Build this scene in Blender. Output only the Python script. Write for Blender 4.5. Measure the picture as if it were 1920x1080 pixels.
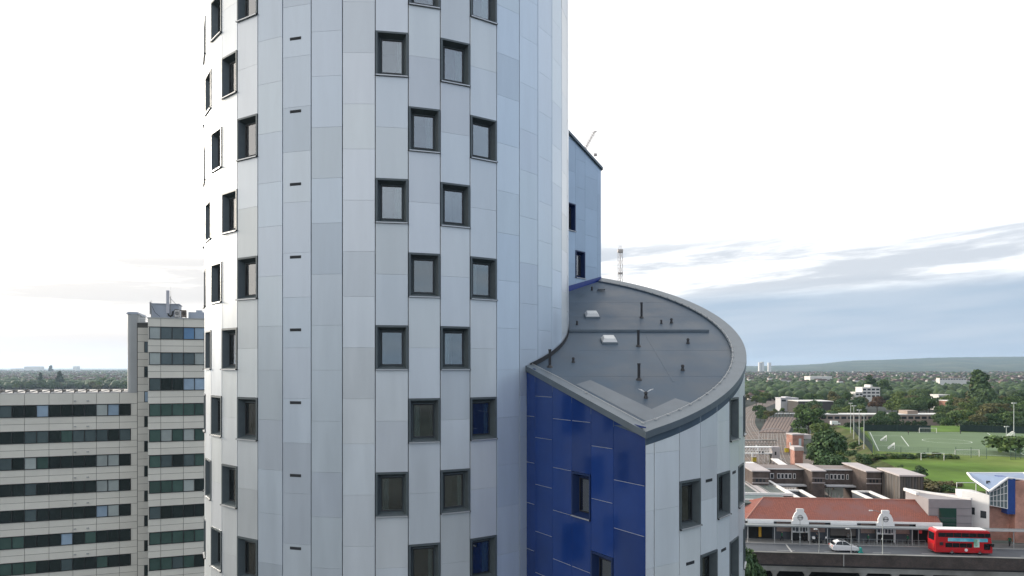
import bpy, bmesh, math, random
import numpy as np
from mathutils import Vector, Matrix

for o in list(bpy.data.objects):
    bpy.data.objects.remove(o)
SC = bpy.context.scene
COL = SC.collection
R = math.radians

# ------------------------------------------------------------ camera
CZ = 32.0                      # camera height over the street deck (z = 0)
F = 1280.0                     # focal length in pixels of the 1920 wide photograph
HOR = 688.0                    # the horizon's row in it
cam = bpy.data.cameras.new('camera')
cam.sensor_width = 36.0
cam.lens = 36.0 * F / 1920.0
cam.shift_y = (HOR - 540.0) / 1920.0
cam.clip_start = 0.1
cam.clip_end = 60000.0
cam_ob = bpy.data.objects.new('camera', cam)
cam_ob.location = (0, 0, CZ)
cam_ob.rotation_euler = (R(90), 0, 0)
COL.objects.link(cam_ob)
SC.camera = cam_ob

# ------------------------------------------------------------ sky, sun, exposure
SUN_AZ = -58.0                 # degrees clockwise from the view direction (+Y)
SUN_EL = 13.0
SUN_DIR = Vector((math.sin(R(SUN_AZ)) * math.cos(R(SUN_EL)), math.cos(R(SUN_AZ)) * math.cos(R(SUN_EL)), math.sin(R(SUN_EL))))
SKY_STRENGTH = 0.11
EXPOSURE = 0.62
SKY_SEED = 27.2

world = bpy.data.worlds.new('World')
SC.world = world
world.use_nodes = True
nt = world.node_tree
nt.nodes.clear()


def N(tree, kind, **kw):
    n = tree.nodes.new(kind)
    for k, v in kw.items():
        if k == 'ins':
            for i, val in v.items():
                n.inputs[i].default_value = val
        else:
            setattr(n, k, v)
    return n


def math_node(tree, op, a, b=None, clamp=False):
    n = tree.nodes.new('ShaderNodeMath')
    n.operation = op
    n.use_clamp = clamp
    for i, v in enumerate((a, b)):
        if v is None:
            continue
        if isinstance(v, (int, float)):
            n.inputs[i].default_value = v
        else:
            tree.links.new(v, n.inputs[i])
    return n.outputs[0]


def map_range(tree, v, a, b, c=0.0, d=1.0, smooth=True):
    n = tree.nodes.new('ShaderNodeMapRange')
    n.interpolation_type = 'SMOOTHSTEP' if smooth else 'LINEAR'
    tree.links.new(v, n.inputs[0])
    for i, x in zip((1, 2, 3, 4), (a, b, c, d)):
        if isinstance(x, (int, float)):
            n.inputs[i].default_value = x
        else:
            tree.links.new(x, n.inputs[i])
    return n.outputs[0]


def mix_col(tree, fac, a, b, mode='MIX'):
    n = tree.nodes.new('ShaderNodeMix')
    n.data_type = 'RGBA'
    n.blend_type = mode
    n.clamp_result = False
    for i, v in ((0, fac), (6, a), (7, b)):
        if isinstance(v, (int, float)):
            n.inputs[i].default_value = v
        elif isinstance(v, (tuple, list)):
            n.inputs[i].default_value = tuple(v) + ((1.0,) if len(v) == 3 else ())
        else:
            tree.links.new(v, n.inputs[i])
    return n.outputs[2]


def build_sky():
    L = nt.links
    out = N(nt, 'ShaderNodeOutputWorld')
    bg = N(nt, 'ShaderNodeBackground')
    L.new(bg.outputs[0], out.inputs[0])
    sky = N(nt, 'ShaderNodeTexSky', sky_type='NISHITA', sun_disc=False)
    sky.sun_elevation = R(SUN_EL)
    sky.sun_rotation = R(SUN_AZ)
    sky.altitude = 60
    sky.air_density = 1.0
    sky.dust_density = 2.0
    sky.ozone_density = 1.4
    base = mix_col(nt, 1.0, sky.outputs[0], (SKY_STRENGTH,) * 3, 'MULTIPLY')
    tc = N(nt, 'ShaderNodeTexCoord')
    nrm = N(nt, 'ShaderNodeVectorMath', operation='NORMALIZE')
    L.new(tc.outputs['Generated'], nrm.inputs[0])
    d = nrm.outputs[0]
    sep = N(nt, 'ShaderNodeSeparateXYZ')
    L.new(d, sep.inputs[0])
    elev = math_node(nt, 'ARCSINE', sep.outputs[2])            # radians
    dot = N(nt, 'ShaderNodeVectorMath', operation='DOT_PRODUCT')
    L.new(d, dot.inputs[0])
    dot.inputs[1].default_value = SUN_DIR
    sunward = dot.outputs['Value']
    # a thin high overcast: bright and warm towards the sun, cool and dimmer away from it
    s = map_range(nt, sunward, -1.2, 0.45)
    veil = mix_col(nt, s, (0.50, 0.60, 0.77), (1.16, 1.13, 1.10))
    glow = math_node(nt, 'POWER', math_node(nt, 'MAXIMUM', sunward, 0.0), 7.0)
    veil = mix_col(nt, glow, veil, (2.2, 2.0, 1.75))
    sky_c = mix_col(nt, 0.80, base, veil)
    # cloud sheets: noise on a flat layer overhead, so that they flatten towards the horizon
    den = math_node(nt, 'ADD', math_node(nt, 'MAXIMUM', sep.outputs[2], 0.0), 0.10)
    cx = math_node(nt, 'DIVIDE', sep.outputs[0], den)
    cy = math_node(nt, 'DIVIDE', sep.outputs[1], den)
    comb = N(nt, 'ShaderNodeCombineXYZ')
    L.new(cx, comb.inputs[0])
    L.new(cy, comb.inputs[1])
    n1 = N(nt, 'ShaderNodeTexNoise', ins={'Scale': 0.55, 'Detail': 6.0, 'Roughness': 0.55, 'Distortion': 0.3})
    L.new(comb.outputs[0], n1.inputs['Vector'])
    broken = map_range(nt, n1.outputs[0], 0.42, 0.68)
    dim = mix_col(nt, 1.0, sky_c, (0.60, 0.63, 0.69), 'MULTIPLY')
    away = map_range(nt, sunward, 0.15, -0.5)
    sky_c = mix_col(nt, math_node(nt, 'MULTIPLY', broken, math_node(nt, 'ADD', math_node(nt, 'MULTIPLY', away, 0.75), 0.0)), sky_c, dim)
    # low streaks of stratus near the horizon (azimuth / elevation space)
    az = math_node(nt, 'ARCTAN2', sep.outputs[0], sep.outputs[1])
    comb2 = N(nt, 'ShaderNodeCombineXYZ')
    L.new(math_node(nt, 'MULTIPLY', az, 3.4), comb2.inputs[0])
    L.new(math_node(nt, 'MULTIPLY', math_node(nt, 'SUBTRACT', elev, math_node(nt, 'MULTIPLY', az, 0.05)), 30.0), comb2.inputs[1])
    comb2.inputs[2].default_value = SKY_SEED
    n2 = N(nt, 'ShaderNodeTexNoise', ins={'Scale': 1.0, 'Detail': 9.0, 'Roughness': 0.62, 'Distortion': 0.25})
    L.new(comb2.outputs[0], n2.inputs['Vector'])
    comb3 = N(nt, 'ShaderNodeCombineXYZ')
    L.new(math_node(nt, 'MULTIPLY', az, 1.1), comb3.inputs[0])
    L.new(math_node(nt, 'MULTIPLY', elev, 3.0), comb3.inputs[1])
    comb3.inputs[2].default_value = 4.7
    n3 = N(nt, 'ShaderNodeTexNoise', ins={'Scale': 1.0, 'Detail': 3.0, 'Roughness': 0.5})
    L.new(comb3.outputs[0], n3.inputs['Vector'])
    # a bank of cloud on the horizon, thicker away from the sun
    ht = math_node(nt, 'ADD', math_node(nt, 'MULTIPLY', map_range(nt, sunward, 0.80, 0.28), 0.100),
                   math_node(nt, 'MULTIPLY', math_node(nt, 'SUBTRACT', n2.outputs[0], 0.5), 0.035))
    edge = math_node(nt, 'SUBTRACT', math_node(nt, 'ADD', ht, math_node(nt, 'MULTIPLY', math_node(nt, 'MAXIMUM', az, -0.1), 0.03)), math_node(nt, 'SUBTRACT', elev, math_node(nt, 'MULTIPLY', map_range(nt, sunward, 0.55, 0.85), 0.055)))
    bank = map_range(nt, edge, math_node(nt, 'SUBTRACT', -0.008, math_node(nt, 'MULTIPLY', map_range(nt, sunward, 0.5, 0.85), 0.05)), 0.02)
    bank_c = mix_col(nt, map_range(nt, sunward, 0.85, 0.45), (0.55, 0.512, 0.49), (0.280, 0.362, 0.46))
    n4 = N(nt, 'ShaderNodeTexNoise', ins={'Scale': 1.4, 'Detail': 4.0})
    L.new(comb2.outputs[0], n4.inputs['Vector'])
    bank_c = mix_col(nt, map_range(nt, n4.outputs[0], 0.35, 0.7), bank_c, mix_col(nt, 0.35, bank_c, (0.46, 0.50, 0.55)))
    sky_c = mix_col(nt, math_node(nt, 'MULTIPLY', bank, 0.95), sky_c, bank_c)
    # thin dark streaks above the bank
    el2 = math_node(nt, 'SUBTRACT', elev, math_node(nt, 'MULTIPLY', math_node(nt, 'MINIMUM', az, 0.0), 0.055))
    band = math_node(nt, 'MULTIPLY', map_range(nt, el2, 0.085, 0.115), map_range(nt, el2, 0.20, 0.16))
    st = math_node(nt, 'MULTIPLY', map_range(nt, n2.outputs[0], 0.37, 0.58), band)
    streak_c = mix_col(nt, map_range(nt, sunward, 0.85, 0.45), (0.46, 0.455, 0.46), (0.38, 0.42, 0.475))
    sky_c = mix_col(nt, math_node(nt, 'MULTIPLY', st, 0.85), sky_c, streak_c)
    L.new(sky_c, bg.inputs[0])
    bg.inputs[1].default_value = 1.0


build_sky()
sun = bpy.data.lights.new('sun', 'SUN')
sun.energy = 2.6
sun.angle = R(10)
sun.color = (1.0, 0.90, 0.78)
sun_ob = bpy.data.objects.new('sun', sun)
sun_ob.rotation_euler = SUN_DIR.to_track_quat('Z', 'Y').to_euler()
COL.objects.link(sun_ob)

SC.view_settings.view_transform = 'Standard'
SC.view_settings.look = 'None'
SC.view_settings.gamma = 1.0
SC.view_settings.exposure = EXPOSURE
SC.view_settings.use_curve_mapping = False
SC.render.engine = 'CYCLES'
SC.cycles.use_denoising = True
SC.cycles.max_bounces = 6
SC.cycles.diffuse_bounces = 2
SC.cycles.glossy_bounces = 3
SC.cycles.transparent_max_bounces = 12
SC.cycles.volume_bounces = 1
SC.cycles.caustics_reflective = False
SC.cycles.caustics_refractive = False


# ------------------------------------------------------------ helpers
def tag(o, label=None, cat=None, group=None, kind=None):
    for k, v in (('label', label), ('category', cat), ('group', group), ('kind', kind)):
        if v:
            o[k] = v
    return o


def empty(name, loc=(0, 0, 0), rz=0.0, label=None, cat=None, group=None):
    o = bpy.data.objects.new(name, None)
    o.empty_display_size = 0.3
    COL.objects.link(o)
    o.location = loc
    o.rotation_euler = (0, 0, rz)
    return tag(o, label, cat, group)


def link(name, me, parent=None, loc=(0, 0, 0), rz=0.0, color=None):
    o = bpy.data.objects.new(name, me)
    COL.objects.link(o)
    o.parent = parent
    o.location = loc
    o.rotation_euler = (0, 0, rz)
    if color:
        o.color = tuple(color) + (1.0,)
    return o


def copy_tree(o, parent=None, loc=None, rz=None, scale=None):
    c = o.copy()
    COL.objects.link(c)
    c.parent = parent
    if loc is not None:
        c.location = loc
    if rz is not None:
        c.rotation_euler = (0, 0, rz)
    if scale is not None:
        c.scale = scale
    for ch in list(o.children):
        copy_tree(ch, c)
    return c


class MB:
    """collects polygons; build() links them as one mesh object"""

    def __init__(self):
        self.v, self.f, self.m = [], [], []

    def face(self, pts, mi=0):
        n = len(self.v)
        self.v.extend(tuple(p) for p in pts)
        self.f.append(tuple(range(n, n + len(pts))))
        self.m.append(mi)

    def box(self, x0, x1, y0, y1, z0, z1, mi=0):
        n = len(self.v)
        self.v += [(x0, y0, z0), (x1, y0, z0), (x1, y1, z0), (x0, y1, z0), (x0, y0, z1), (x1, y0, z1), (x1, y1, z1), (x0, y1, z1)]
        for q in ((0, 3, 2, 1), (4, 5, 6, 7), (0, 1, 5, 4), (1, 2, 6, 5), (2, 3, 7, 6), (3, 0, 4, 7)):
            self.f.append(tuple(n + i for i in q))
            self.m.append(mi)

    def prism(self, poly, z0, z1, mi=0, mi_top=None):
        """poly: plan outline; z0/z1 numbers or functions of (x, y)"""
        n, k = len(self.v), len(poly)
        a = z0 if callable(z0) else (lambda x, y: z0)
        b = z1 if callable(z1) else (lambda x, y: z1)
        self.v += [(x, y, a(x, y)) for x, y in poly] + [(x, y, b(x, y)) for x, y in poly]
        for i in range(k):
            j = (i + 1) % k
            self.f.append((n + i, n + j, n + k + j, n + k + i))
            self.m.append(mi)
        self.f.append(tuple(n + k + i for i in range(k)))
        self.m.append(mi if mi_top is None else mi_top)
        self.f.append(tuple(n + k - 1 - i for i in range(k)))
        self.m.append(mi)

    def extrude_y(self, poly, y0, y1, mi=0):
        """poly in x-z, extruded along y"""
        n, k = len(self.v), len(poly)
        self.v += [(x, y0, z) for x, z in poly] + [(x, y1, z) for x, z in poly]
        for i in range(k):
            j = (i + 1) % k
            self.f.append((n + i, n + j, n + k + j, n + k + i))
            self.m.append(mi)
        self.f.append(tuple(n + k - 1 - i for i in range(k)))
        self.f.append(tuple(n + k + i for i in range(k)))
        self.m += [mi, mi]

    def tube(self, p0, p1, r0, r1=None, seg=8, mi=0, cap=True):
        p0, p1 = Vector(p0), Vector(p1)
        r1 = r0 if r1 is None else r1
        d = (p1 - p0).normalized()
        a = d.orthogonal().normalized()
        b = d.cross(a)
        n = len(self.v)
        for p, r in ((p0, r0), (p1, r1)):
            for i in range(seg):
                t = 2 * math.pi * i / seg
                self.v.append(tuple(p + a * (r * math.cos(t)) + b * (r * math.sin(t))))
        for i in range(seg):
            j = (i + 1) % seg
            self.f.append((n + i, n + j, n + seg + j, n + seg + i))
            self.m.append(mi)
        if cap:
            self.f.append(tuple(n + seg - 1 - i for i in range(seg)))
            self.f.append(tuple(n + seg + i for i in range(seg)))
            self.m += [mi, mi]

    def mesh(self, name, mats, smooth=False):
        me = bpy.data.meshes.new(name)
        me.from_pydata(self.v, [], self.f)
        for m in (mats if isinstance(mats, (list, tuple)) else [mats]):
            me.materials.append(m)
        me.polygons.foreach_set('material_index', self.m)
        if smooth:
            me.polygons.foreach_set('use_smooth', [True] * len(self.f))
        me.update()
        return me

    def build(self, name, mats, parent=None, loc=(0, 0, 0), rz=0.0, bevel=0.0, smooth=False, color=None):
        me = self.mesh(name, mats, smooth)
        bm = bmesh.new()
        bm.from_mesh(me)
        if bevel:
            bmesh.ops.remove_doubles(bm, verts=bm.verts, dist=1e-5)
            bmesh.ops.bevel(bm, geom=bm.edges[:], offset=bevel, segments=1, affect='EDGES', clamp_overlap=True)
        bmesh.ops.recalc_face_normals(bm, faces=bm.faces)
        bm.to_mesh(me)
        bm.free()
        return link(name, me, parent, loc, rz, color)


# ------------------------------------------------------------ materials
MATS = {}


def mat(name, color, rough=0.6, metal=0.0, spec=0.5, noise=0.0, scale=3.0, bump=0.0, obj_color=False, coat=0.0, stretch=None, tint=None, rough_var=0.0):
    """procedural material: base colour broken up by two octaves of noise, optional relief"""
    if name in MATS:
        return MATS[name]
    m = bpy.data.materials.new(name)
    m.use_nodes = True
    t = m.node_tree
    b = t.nodes['Principled BSDF']
    b.inputs['Roughness'].default_value = rough
    b.inputs['Metallic'].default_value = metal
    b.inputs['Specular IOR Level'].default_value = spec
    b.inputs['Coat Weight'].default_value = coat
    b.inputs['Coat Roughness'].default_value = 0.04
    if obj_color:
        oi = t.nodes.new('ShaderNodeObjectInfo')
        col = oi.outputs['Color']
    else:
        rgb = t.nodes.new('ShaderNodeRGB')
        rgb.outputs[0].default_value = tuple(color) + (1.0,)
        col = rgb.outputs[0]
    if noise or bump or rough_var:
        tc = t.nodes.new('ShaderNodeTexCoord')
        mp = t.nodes.new('ShaderNodeMapping')
        geo = t.nodes.new('ShaderNodeNewGeometry')
        t.links.new(geo.outputs['Position'], mp.inputs[0])
        if stretch:
            mp.inputs['Scale'].default_value = stretch
        n1 = N(t, 'ShaderNodeTexNoise', ins={'Scale': scale, 'Detail': 5.0, 'Roughness': 0.6})
        t.links.new(mp.outputs[0], n1.inputs['Vector'])
        if noise:
            v = map_range(t, n1.outputs[0], 0.3, 0.7, 1.0 - noise, 1.0 + noise, smooth=False)
            if tint:
                n2 = N(t, 'ShaderNodeTexNoise', ins={'Scale': scale * 0.37, 'Detail': 4.0})
                t.links.new(mp.outputs[0], n2.inputs['Vector'])
                col = mix_col(t, map_range(t, n2.outputs[0], 0.40, 0.66), col, tint)
            cc = t.nodes.new('ShaderNodeCombineColor')
            for i in range(3):
                t.links.new(v, cc.inputs[i])
            col = mix_col(t, 1.0, col, cc.outputs[0], 'MULTIPLY')
        if rough_var:
            rv = map_range(t, n1.outputs[0], 0.3, 0.7, rough - rough_var, rough + rough_var, smooth=False)
            t.links.new(rv, b.inputs['Roughness'])
        if bump:
            bp = N(t, 'ShaderNodeBump', ins={'Strength': 0.6, 'Distance': bump})
            t.links.new(n1.outputs[0], bp.inputs['Height'])
            t.links.new(bp.outputs[0], b.inputs['Normal'])
    t.links.new(col, b.inputs['Base Color'])
    MATS[name] = m
    return m


def glass_mat(name, tint, mirror=0.12, rough=0.02):
    """window glass: partly see-through, partly mirror, more at grazing angles"""
    m = bpy.data.materials.new(name)
    m.use_nodes = True
    t = m.node_tree
    t.nodes.clear()
    out = N(t, 'ShaderNodeOutputMaterial')
    tr = N(t, 'ShaderNodeBsdfTransparent')
    tr.inputs[0].default_value = tuple(tint) + (1.0,)
    gl = N(t, 'ShaderNodeBsdfGlossy', ins={'Roughness': rough})
    gl.inputs[0].default_value = (1, 1, 1, 1)
    fr = N(t, 'ShaderNodeFresnel', ins={'IOR': 1.5})
    fac = math_node(t, 'ADD', math_node(t, 'MULTIPLY', fr.outputs[0], 1.0 - mirror), mirror, clamp=True)
    mx = N(t, 'ShaderNodeMixShader')
    t.links.new(fac, mx.inputs[0])
    t.links.new(tr.outputs[0], mx.inputs[1])
    t.links.new(gl.outputs[0], mx.inputs[2])
    t.links.new(mx.outputs[0], out.inputs[0])
    MATS[name] = m
    return m


def at(px, py, Y):
    """a point of the place from where the photograph shows it and its distance"""
    return Vector(((px - 960) / F * Y, Y, CZ + (HOR - py) / F * Y))


rng = random.Random(7)
# ============================================================ the student tower: round tower, low wing, rear wing
M_silver = mat('silver_cladding', (0.6, 0.64, 0.68), rough=0.33, metal=0.28, obj_color=True, noise=0.05, scale=1.5, rough_var=0.05, bump=0.002, stretch=(1.0, 1.0, 0.16))
M_blue = mat('blue_cladding', (0.012, 0.035, 0.19), rough=0.18, spec=0.5, obj_color=True, noise=0.10, scale=0.8, coat=0.45, rough_var=0.06)
M_core = mat('dark_sheathing', (0.035, 0.042, 0.05), rough=0.8)
M_frame = mat('window_metal', (0.10, 0.122, 0.13), rough=0.42, metal=0.2, noise=0.08, scale=4)
M_frame_blue = mat('window_metal_blue', (0.012, 0.03, 0.10), rough=0.35, metal=0.1)
M_black = mat('black_gasket', (0.012, 0.014, 0.016), rough=0.5)
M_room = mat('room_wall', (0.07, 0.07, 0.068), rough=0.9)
M_sill = mat('sill_metal', (0.55, 0.56, 0.57), rough=0.35, metal=0.5)
M_curtain = mat('curtain_cloth', (0.62, 0.64, 0.62), rough=0.9, obj_color=True, noise=0.08, scale=6)
M_pane = glass_mat('window_glass', (0.60, 0.68, 0.68), mirror=0.19)
M_glint = mat('joint_glint', (0.62, 0.64, 0.66), rough=0.3, metal=0.6)  # light metal standing in for sky shine on joint edges
M_vent = mat('vent_slot', (0.03, 0.035, 0.04), rough=0.7)

TC = Vector((-5.8642, 34.1070))          # round tower: centre, radius, facet angle
TR, TDL, TPHI = 8.66649, 0.1409868, 0.0879141
FLOOR2 = 5.5                             # two storeys
WIN_H, PAN_H = 1.68, 1.91                # a window and two panels make two storeys
ZA = {'B': CZ - 0.12, 'A': CZ - 0.12 - 2.75}   # foot of one window of either parity
ZBOT, ZTOP = -6.0, 58.0

tower = empty('student_tower', (TC.x, TC.y, -6.0), 0, 'tall silver panelled round tower with dark windows and a low blue walled wing', 'tower')
T_OFF = Vector((TC.x, TC.y, -6.0))


def loc_of(p):
    return Vector(p) - T_OFF


def panel_mesh(w, h, hl=None, hr=None, fl=0.0, fr=0.0, m=None, gx=0.015, gz=0.0015, t=0.035):
    """cladding cassette, front at y = 0 facing -y, with folded edges; hl/hr: heights of its two ends, fl/fr: feet"""
    hl = h if hl is None else hl
    hr = h if hr is None else hr
    a, e, ez = w / 2 - gx, 0.008, 0.002
    mb = MB()
    outer = [(-a, fl + gz), (a, fr + gz), (a, hr - gz), (-a, hl - gz)]
    inner = [(-a + e, fl + gz + ez), (a - e, fr + gz + ez), (a - e, hr - gz - ez), (-a + e, hl - gz - ez)]
    n = len(mb.v)
    mb.v += [(x, 0.0, z) for x, z in inner] + [(x, 0.008, z) for x, z in outer] + [(x, t, z) for x, z in outer]
    mb.f.append((0, 1, 2, 3)); mb.m.append(0)
    for k in (0, 4):
        for i in range(4):
            j = (i + 1) % 4
            mb.f.append((k + 4 + i, k + 4 + j, k + j, k + i)); mb.m.append(0)
    return mb.mesh('panel', m)


def silver(i=0, j=0):
    r = random.Random(i * 977 + j * 131 + 5)
    base = r.choice([(0.66, 0.695, 0.712), (0.645, 0.688, 0.722), (0.655, 0.694, 0.705), (0.655, 0.69, 0.722), (0.635, 0.682, 0.715)])
    k = r.choice([1.0, 1.0, 1.02, 0.96, 0.90, 1.03]) * r.uniform(0.98, 1.02)
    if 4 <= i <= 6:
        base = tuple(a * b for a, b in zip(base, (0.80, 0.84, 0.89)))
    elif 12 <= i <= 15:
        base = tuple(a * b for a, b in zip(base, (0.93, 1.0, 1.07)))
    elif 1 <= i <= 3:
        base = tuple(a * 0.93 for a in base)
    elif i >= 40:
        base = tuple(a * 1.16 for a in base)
    return tuple(min(0.85, c * k) for c in base)


def deep_blue(i=0, j=0):
    r = random.Random(i * 37 + j * 91 + 2)
    k = r.uniform(0.85, 1.2)
    return (0.008 * k, 0.036 * k, 0.175 * k)


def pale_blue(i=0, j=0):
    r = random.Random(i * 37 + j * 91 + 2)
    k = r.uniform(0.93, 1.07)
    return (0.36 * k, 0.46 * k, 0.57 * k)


def make_window(w, frame_mat, curtain):
    """frame with a splayed reveal and the room behind; children: pane, sill, curtain. Facing -y, foot at z = 0"""
    a, h = w / 2 - 0.012, WIN_H
    mb = MB()

    def ring(o, i, mi=0):
        (x0, z0, x1, z1, y), (u0, w0, u1, w1, v) = o, i
        O = [(x0, y, z0), (x1, y, z0), (x1, y, z1), (x0, y, z1)]
        I = [(u0, v, w0), (u1, v, w0), (u1, v, w1), (u0, v, w1)]
        for k in range(4):
            j = (k + 1) % 4
            mb.face([O[k], O[j], I[j], I[k]], mi)
    s0 = (-a, 0.008, a, h - 0.008, 0.05)
    s1 = (-a, 0.008, a, h - 0.008, -0.03)
    s2 = (-a + 0.07, 0.065, a - 0.07, h - 0.075, -0.03)
    s3 = (-a + 0.165, 0.14, a - 0.165, h - 0.185, 0.22)
    s3b = (-a + 0.205, 0.185, a - 0.205, h - 0.225, 0.20)
    s4 = (-a + 0.24, 0.225, a - 0.24, h - 0.265, 0.205)
    s5 = (-a + 0.24, 0.225, a - 0.24, h - 0.265, 0.25)
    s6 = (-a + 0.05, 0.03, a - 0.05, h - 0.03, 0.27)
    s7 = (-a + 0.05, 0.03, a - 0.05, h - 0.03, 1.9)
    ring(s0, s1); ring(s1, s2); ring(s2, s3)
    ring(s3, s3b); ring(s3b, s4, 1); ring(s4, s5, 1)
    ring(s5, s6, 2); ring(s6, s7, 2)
    x0, z0, x1, z1, y = s7
    mb.face([(x0, y, z0), (x1, y, z0), (x1, y, z1), (x0, y, z1)], 2)
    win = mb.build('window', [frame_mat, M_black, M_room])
    gx, g0, g1 = a - 0.24, 0.225, h - 0.265
    p = MB()
    p.box(-gx, gx, 0.222, 0.234, g0, g1)
    p.build('pane', M_pane, win)
    s = MB()
    s.box(-a + 0.01, a - 0.01, -0.075, -0.03, 0.0, 0.035, 0)
    s.box(-a - 0.012, -a + 0.01, -0.08, -0.03, -0.008, 0.045, 1)
    s.box(a - 0.01, a + 0.012, -0.08, -0.03, -0.008, 0.045, 1)
    s.build('sill', [M_sill, M_black], win)
    if curtain:
        x0, x1 = {'left': (-gx - 0.02, -gx * 0.35), 'right': (gx * 0.3, gx + 0.02), 'full': (-gx - 0.02, gx + 0.02), 'narrow': (gx * 0.55, gx + 0.02)}[curtain]
        c = MB()
        k = max(8, int((x1 - x0) / 0.03))
        for i in range(k):
            u0, u1 = x0 + (x1 - x0) * i / k, x0 + (x1 - x0) * (i + 1) / k
            c.face([(u0, 0.33 + 0.022 * math.sin(i * 1.7), 0.06), (u1, 0.33 + 0.022 * math.sin(i * 1.7 + 1.7), 0.06),
                    (u1, 0.33 + 0.018 * math.sin(i * 1.7 + 1.7), h - 0.08), (u0, 0.33 + 0.018 * math.sin(i * 1.7), h - 0.08)])
        c.build('curtain', M_curtain, win, color=(0.74, 0.78, 0.76))
    return win


TW = 2 * TR * math.sin(TDL / 2)
WIN = {k: make_window(TW, M_frame, k) for k in (None, 'left', 'right', 'full', 'narrow')}
WIN_B = {k: make_window(1.16, M_frame_blue, k) for k in (None, 'full', 'narrow')}
WIN_USED = set()


def put_window(proto, pos, rz, sx=1.0):
    if proto.name in WIN_USED:
        w = copy_tree(proto, tower, loc_of(pos), rz)
    else:
        WIN_USED.add(proto.name)
        w = proto
        w.parent = tower
        w.location = loc_of(pos)
        w.rotation_euler = (0, 0, rz)
    w.scale = (sx, 1, 1)
    return w


vent_mb = MB()
vent_mb.box(-0.24, 0.24, -0.004, 0.02, -0.055, 0.055)
for k in range(3):
    vent_mb.box(-0.225, 0.225, -0.012, -0.004, -0.04 + k * 0.032, -0.028 + k * 0.032)
VENT = vent_mb.mesh('vent', M_vent)


def units(par, z0, z1):
    """(kind, foot, height) up one column: window slot, panel, panel, ..."""
    z = ZA[par]
    while z > z0:
        z -= FLOOR2
    out = []
    while z < z1:
        out += [('slot', z, WIN_H), ('panel', z + WIN_H, PAN_H), ('panel', z + WIN_H + PAN_H, PAN_H)]
        z += FLOOR2
    return [u for u in out if u[1] + u[2] > z0 and u[1] < z1]


PM_slot = panel_mesh(TW, WIN_H, m=M_silver)
PM_pan = panel_mesh(TW, PAN_H, m=M_silver)
core = MB()
rear = MB()
CURT = [None, 'right', 'narrow', None, 'right', 'left', None, 'narrow']


def tower_column(i, par, windows, vents, seen):
    am = TPHI + TDL * (i + 0.5 - 8)
    n = Vector((math.sin(am), -math.cos(am)))
    t = Vector((math.cos(am), math.sin(am)))
    rm = TR * math.cos(TDL / 2)
    c = TC + n * rm
    z_lo, z_hi = (CZ - 11.0, CZ + 18.0) if seen else (0, 0)
    for j, (kind, z, h) in enumerate(units(par, ZBOT, ZTOP)):
        inside = z_lo < z and z + h < z_hi
        if kind == 'slot' and windows and inside:
            q = int(round((z - ZA['A']) / 2.75))
            put_window(WIN[CURT[(q * 3 + i * 5) % len(CURT)]], (c.x, c.y, z), am)
            continue
        a0, b0 = (c - t * (TW / 2) - n * 0.045), (c + t * (TW / 2) - n * 0.045)
        core.face([(a0.x, a0.y, z), (b0.x, b0.y, z), (b0.x, b0.y, z + h), (a0.x, a0.y, z + h)])
        if inside:
            link('silver_panel', PM_slot if kind == 'slot' else PM_pan, tower, loc_of((c.x, c.y, z)), am, silver(i, j))
        else:
            e = TW / 2 - 0.016
            a1, b1 = c - t * e, c + t * e
            rear.face([(a1.x, a1.y, z + 0.008), (b1.x, b1.y, z + 0.008), (b1.x, b1.y, z + h - 0.008), (a1.x, a1.y, z + h - 0.008)])
    if vents:
        k = int((CZ - 11 - (ZA['B'] + 1.52)) / 2.75)
        for q in range(k, k + 11):
            p = c - n * 0.0
            v = link('vent', VENT, tower, loc_of((p.x - t.x * 0.05, p.y - t.y * 0.05, ZA['B'] + 1.52 + q * 2.75)), am)


NC = 44
for i in range(-2, NC - 2):
    seen = i <= 16
    par = 'AB'[(i + 1) % 2] if i <= 3 else ({8: 'B', 9: 'A', 10: 'B', 11: 'A'}.get(i) or 'AB'[(i + 1) % 2])
    if i <= 3:
        par = {3: 'A', 2: 'B', 1: 'A', 0: 'B', -1: 'A', -2: 'B'}[i]
    tower_column(i, par, i in (-2, -1, 0, 1, 2, 3, 8, 9, 10, 11), i == 5, seen)
# what is left of the circle between the last and the first column
a_end, a_start = TPHI + TDL * (NC - 2 - 8), TPHI + TDL * (-2 - 8) + 2 * math.pi
pts = [TC + Vector((math.sin(a), -math.cos(a))) * (TR - 0.01) for a in (a_end, a_start)]
rear.face([(pts[0].x, pts[0].y, ZBOT), (pts[1].x, pts[1].y, ZBOT), (pts[1].x, pts[1].y, ZTOP), (pts[0].x, pts[0].y, ZTOP)])
roof_pts = [TC + Vector((math.sin(a), -math.cos(a))) * TR for a in [TPHI + TDL * k for k in range(NC)] + [TPHI + TDL * NC]]
rear.face([(p.x, p.y, ZTOP) for p in roof_pts])

# ---------------------------------------------------------------- the low wing
WC, WR, WPHI, WD = Vector((-1.70807, 33.31575)), 12.37055, 0.549174, 1.2208 / 12.37055
P1 = Vector((4.41, 22.56))
PL = Vector((0.556, 28.45))
PB = Vector((5.64, 43.26))


def roof_z(x, y):
    return CZ - 2.15 + 0.3734 * (y - 22.56)


def roof_at(px, py):
    Y = 10.574 / (0.3734 - (HOR - py) / F)
    return Vector(((px - 960) / F * Y, Y, roof_z(0, Y)))


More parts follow.
